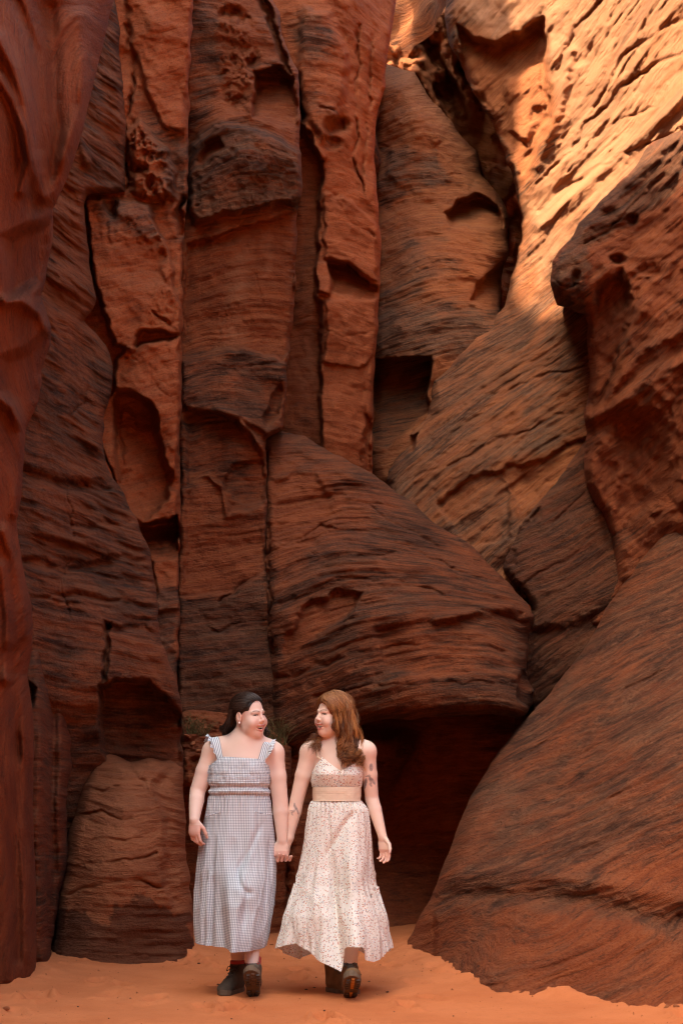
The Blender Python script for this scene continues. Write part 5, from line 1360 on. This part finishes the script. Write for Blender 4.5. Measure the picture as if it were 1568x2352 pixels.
    # behind the neck
    paths = [[L(.05*q1, -.11, .0), L(.06*q1, -.115, -.09), Z(1100 + 85*q1, 470, Y0+.10), Z(1100 + 95*q1, 540, Y0+.115)] for q1 in np.linspace(-1, 1, 7)]
    pieces.append(strands(paths, rng, 26, .010, .007, 2.0, .0017, 26, (0, .5), .014))
    # on the picture's left: behind the jaw and over her right shoulder
    paths = []
    for q1 in np.linspace(0, 1, 9):
        a = L(-.078, .02 - .06*q1, .0); b = L(-.080, .01 - .06*q1, -.08)
        e1 = Z(955 - 15*q1 , 420, Y0 - .02 + .05*q1); e2 = Z(955 - 75*q1, 462 + 58*(1-q1), Y0 - .075 + .03*q1)
        paths.append([a, b, e1, e2])
    pieces.append(strands(paths, rng, 80, .009, .014, 2.6, .0012, 36, (0, .8), .014))
    # stray curls by the cheek
    paths = [[L(.078, .035, .0), L(.083, .045, -.05), Z(1075+10*j, 400, Y0-.10), Z(1062+14*j, 470+12*j, Y0-.115)] for j in range(3)]
    pieces.append(strands(paths, rng, 10, .006, .009, 3.4, .0011, 36, (.3, .9), .010))
    fly = [[L(.05*c_, -.02 + .04*s_, .125), L(.10*c_, -.03 + .09*s_, .05), L(.115*c_, -.04 + .08*s_, -.06), L(.12*c_, -.04 + .06*s_, -.15)] for c_, s_ in ((1., -.3), (.8, -.9), (.2, -1.), (-.8, -.6), (1., .1))]
    pieces.append(strands(fly, rng, 16, .010, .012, 2.0, .0006, 30, (.2, 1.), .018))
    hair_object('hair', pieces, MAT['hair_auburn'], who)

    Wf, _ = boot(who, hf, 4, 29, 'boot_brown', 'orange_lug', 1, 1.05, 'brown boot with raised toe showing orange lugs')
    Wb, _ = boot(who, hb + np.array([-.012, .09, 0]), 32, 0, 'boot_brown', 'orange_lug', -1, 1.02)
    sock(who, Wf((0, -.016, .11)), Wf((0, -.012, .188)), .040, .0425, 'sock_grey'); sock(who, Wb((0, -.02, .11)), Wb((0, -.02, .185)), .042, .043, 'sock_grey')
    return who, f
WOMAN_CREAM, _fc = woman_cream()

# ------------------------------------------------------------------ small things on the sand and the ledge
def stone_mesh(name, r, seed, flat=.6):
    rng = np.random.default_rng(seed)
    n, m = 10, 14; V = []
    for i in range(n):
        th = math.pi*i/(n-1)
        for j in range(m):
            ph = 2*math.pi*j/m; V.append((math.sin(th)*math.cos(ph), math.sin(th)*math.sin(ph), math.cos(th)))
    V = np.array(V); cuts = rng.normal(0, 1, (7, 3)); cuts /= np.linalg.norm(cuts, axis=1)[:, None]
    for c in cuts:
        d = V @ c; lim = rng.uniform(.55, .85); V = V - np.clip(d - lim, 0, None)[:, None]*c*.9
    V = V*(1 + .10*fbm(V*2.2 + seed, 2, seed))[:, None]*r*np.array([1.25, .9, flat])
    Q = [(i*m+j, (i+1)*m+j, (i+1)*m+(j+1) % m, i*m+(j+1) % m) for i in range(n-1) for j in range(m)]
    return new_mesh(name, V, np.array(Q), True)
MAT['stone_dark'] = plain('stone_dark', (.085, .030, .017), .9, .2, .35, 60)
MAT['stone_red'] = plain('stone_red', (.27, .085, .034), .9, .2, .35, 50)
kinds = [stone_mesh('stone', 1.0, 100 + k) for k in range(5)]
for k in kinds: k.materials.append(MAT['stone_dark'])
rng = np.random.default_rng(21)
spots = [(827,2240,7),(847,2256,6),(889,2277,8),(746,2329,7),(703,2268,7),(722,2265,6),(726,2245,4),(516,2254,5),(501,2256,6),(457,2213,8),(532,2336,5),(709,2341,6),(300,2290,5),(180,2310,6),(960,2290,5),(1040,2330,5),(640,2250,4),(470,2300,4),(905,2320,4),(250,2340,5)]
for i, (u, v, sz) in enumerate(spots):
    y = F*CAMZ/(v - HZ); p = P(u, v, y); r = sz*.5*y/F
    o = bpy.data.objects.new('stone', kinds[i % 5]); COL.objects.link(o)
    o.location = (p[0], y, gz(p[0], y) + r*.25); o.scale = (r, r, r); o.rotation_euler = (0, 0, rng.uniform(0, 6))
    where = 'left of the grey dress' if u < 560 else ('between and in front of the two women' if u < 760 else 'right of the brown boots')
    o['label'] = 'small dark stone on the orange sand ' + where; o['category'] = 'stone'; o['group'] = 'small stones on the sand ' + where
# clods broken off along the foot of the right slope and in the left corner
kr = [stone_mesh('clod', 1.0, 140 + k, .7) for k in range(4)]
for k in kr: k.materials.append(MAT['stone_red'])
for i, (u, v, sz, lab) in enumerate(((1080,2248,12,'crumbled red clod at the foot of the right slope beside the notch'),(1530,2326,16,'dark red clod in the bottom right corner of the sand'),(1552,2330,13,'second clod in the bottom right corner nearest the edge'),(15,2322,15,'crumbled clod in the bottom left corner of the sand'),(30,2335,11,'smaller clod beside the one in the bottom left corner'),(624,2170,8,'pale chip on the sand between the two women'))):
    y = F*CAMZ/(v - HZ); p = P(u, v, y); r = sz*.5*y/F
    o = bpy.data.objects.new('clod', kr[i % 4]); COL.objects.link(o)
    o.location = (p[0], y, gz(p[0], y) + r*.3); o.scale = (r, r, r); o.rotation_euler = (0, 0, rng.uniform(0, 6)); o['label'] = lab; o['category'] = 'clod'
# rubble on the ledge behind the woman in grey
def drop(u, v, y0, name):
    """depth of a rock mass under a pixel, from its own mesh"""
    me = LEDGE.data; n = len(me.vertices); co = np.zeros(n*3, np.float32); me.vertices.foreach_get('co', co); co = co.reshape(-1, 3)
    uu = co[:, 0]/co[:, 1]*F + CX; vv = HZ - (co[:, 2]-CAMZ)/co[:, 1]*F
    k = np.argsort((uu-u)**2 + (vv-v)**2)[:6]; return co[k[np.argmin(co[k, 1])]].astype(float)
LEDGE = bpy.data.objects['rubble_ledge']
for i, (u, v, sz) in enumerate(((430,1652,13),(452,1662,16),(476,1672,12),(498,1690,17),(470,1697,20),(440,1708,16),(512,1668,10),(630,1702,14),(648,1712,20),(620,1722,15),(645,1728,13),(655,1700,11),(425,1690,11),(455,1722,14),(490,1718,12),(638,1690,10))):
    p = drop(u, v, 0, ''); r = sz*.5*p[1]/F
    o = bpy.data.objects.new('rubble_stone', kr[i % 4]); COL.objects.link(o)
    o.location = p + np.array([0, -.3*r, .2*r]); o.scale = (r, r*.9, r*.8); o.rotation_euler = (rng.uniform(-.4, .4), rng.uniform(-.4, .4), rng.uniform(0, 6))
    where = 'left of the dark hair' if u < 560 else 'between the two heads'
    o['label'] = 'broken orange stone on the rubble ledge ' + where; o['category'] = 'stone'; o['group'] = 'ledge rubble ' + where
# dry grass on the ledge
MAT['dry_grass'] = plain('dry_grass', (.13, .095, .035), .8, .2, .4, 12)
def tuft(u, v, h, w, n, label, seed):
    g = np.random.default_rng(seed); base = drop(u, v, 0, ''); parts = []
    for _ in range(n):
        b = base + np.array([g.normal(0, w*.35), g.normal(-.02, .02), -.01]); a = g.uniform(-1, 1); hh = h*g.uniform(.5, 1.1)
        pts = smooth_path([b, b + np.array([a*w*.4, g.normal(0, .02), hh*.5]), b + np.array([a*w*.9 + g.normal(0, .02), g.normal(-.02, .03), hh*g.uniform(.75, 1)]), b + np.array([a*w*1.3, g.normal(-.03, .04), hh*g.uniform(.6, 1)])], 12)
        parts.append(tube(pts, np.linspace(.0028, .0008, 12), 3))
    V, Q = merge(parts); link('grass_tuft', new_mesh('grass_tuft', V, Q), MAT['dry_grass'], label=label, category='grass')
tuft(440, 1682, .16, .09, 46, 'sparse dry grass tuft on the ledge left of the dark haired woman', 1)
tuft(470, 1690, .12, .08, 30, 'low dry grass tuft on the ledge close to the dark hair', 2)
tuft(632, 1712, .24, .13, 70, 'dry grass tuft on the ledge between the two women', 3)
# grit scattered over the sand
def grit():
    g = np.random.default_rng(5); V, Q = [], []
    tet = np.array([(1, 0, -.4), (-.5, .87, -.4), (-.5, -.87, -.4), (0, 0, .8)])
    n = 0
    for _ in range(520):
        y = g.uniform(6.6, 11.6); x = g.uniform(-.24, .24)*y
        if g.random() < .35: x = np.interp(y, [7.1, 8.6, 9.4], [1.6, .55, .3])*1. + g.normal(-.1, .12) if g.random() < .5 else np.interp(y, [7.9, 9.2, 9.8], [-1.8, -1.6, -1.1]) + g.normal(.1, .12)
        r = g.gamma(2., .0014) + .001; a = g.uniform(0, 6.28); c, s_ = math.cos(a), math.sin(a)
        t = tet*r; t = np.c_[t[:, 0]*c - t[:, 1]*s_, t[:, 0]*s_ + t[:, 1]*c, t[:, 2]] + np.array([x, y, gz(x, y) + r*.2])
        V.append(t); Q += [(n, n+1, n+3), (n+1, n+2, n+3), (n+2, n, n+3)]; n += 4
    link('grit', new_mesh('grit', np.concatenate(V), np.array(Q), False), MAT['stone_red'], label='fine red grit scattered over the orange sand', category='grit', kind='stuff')
grit()
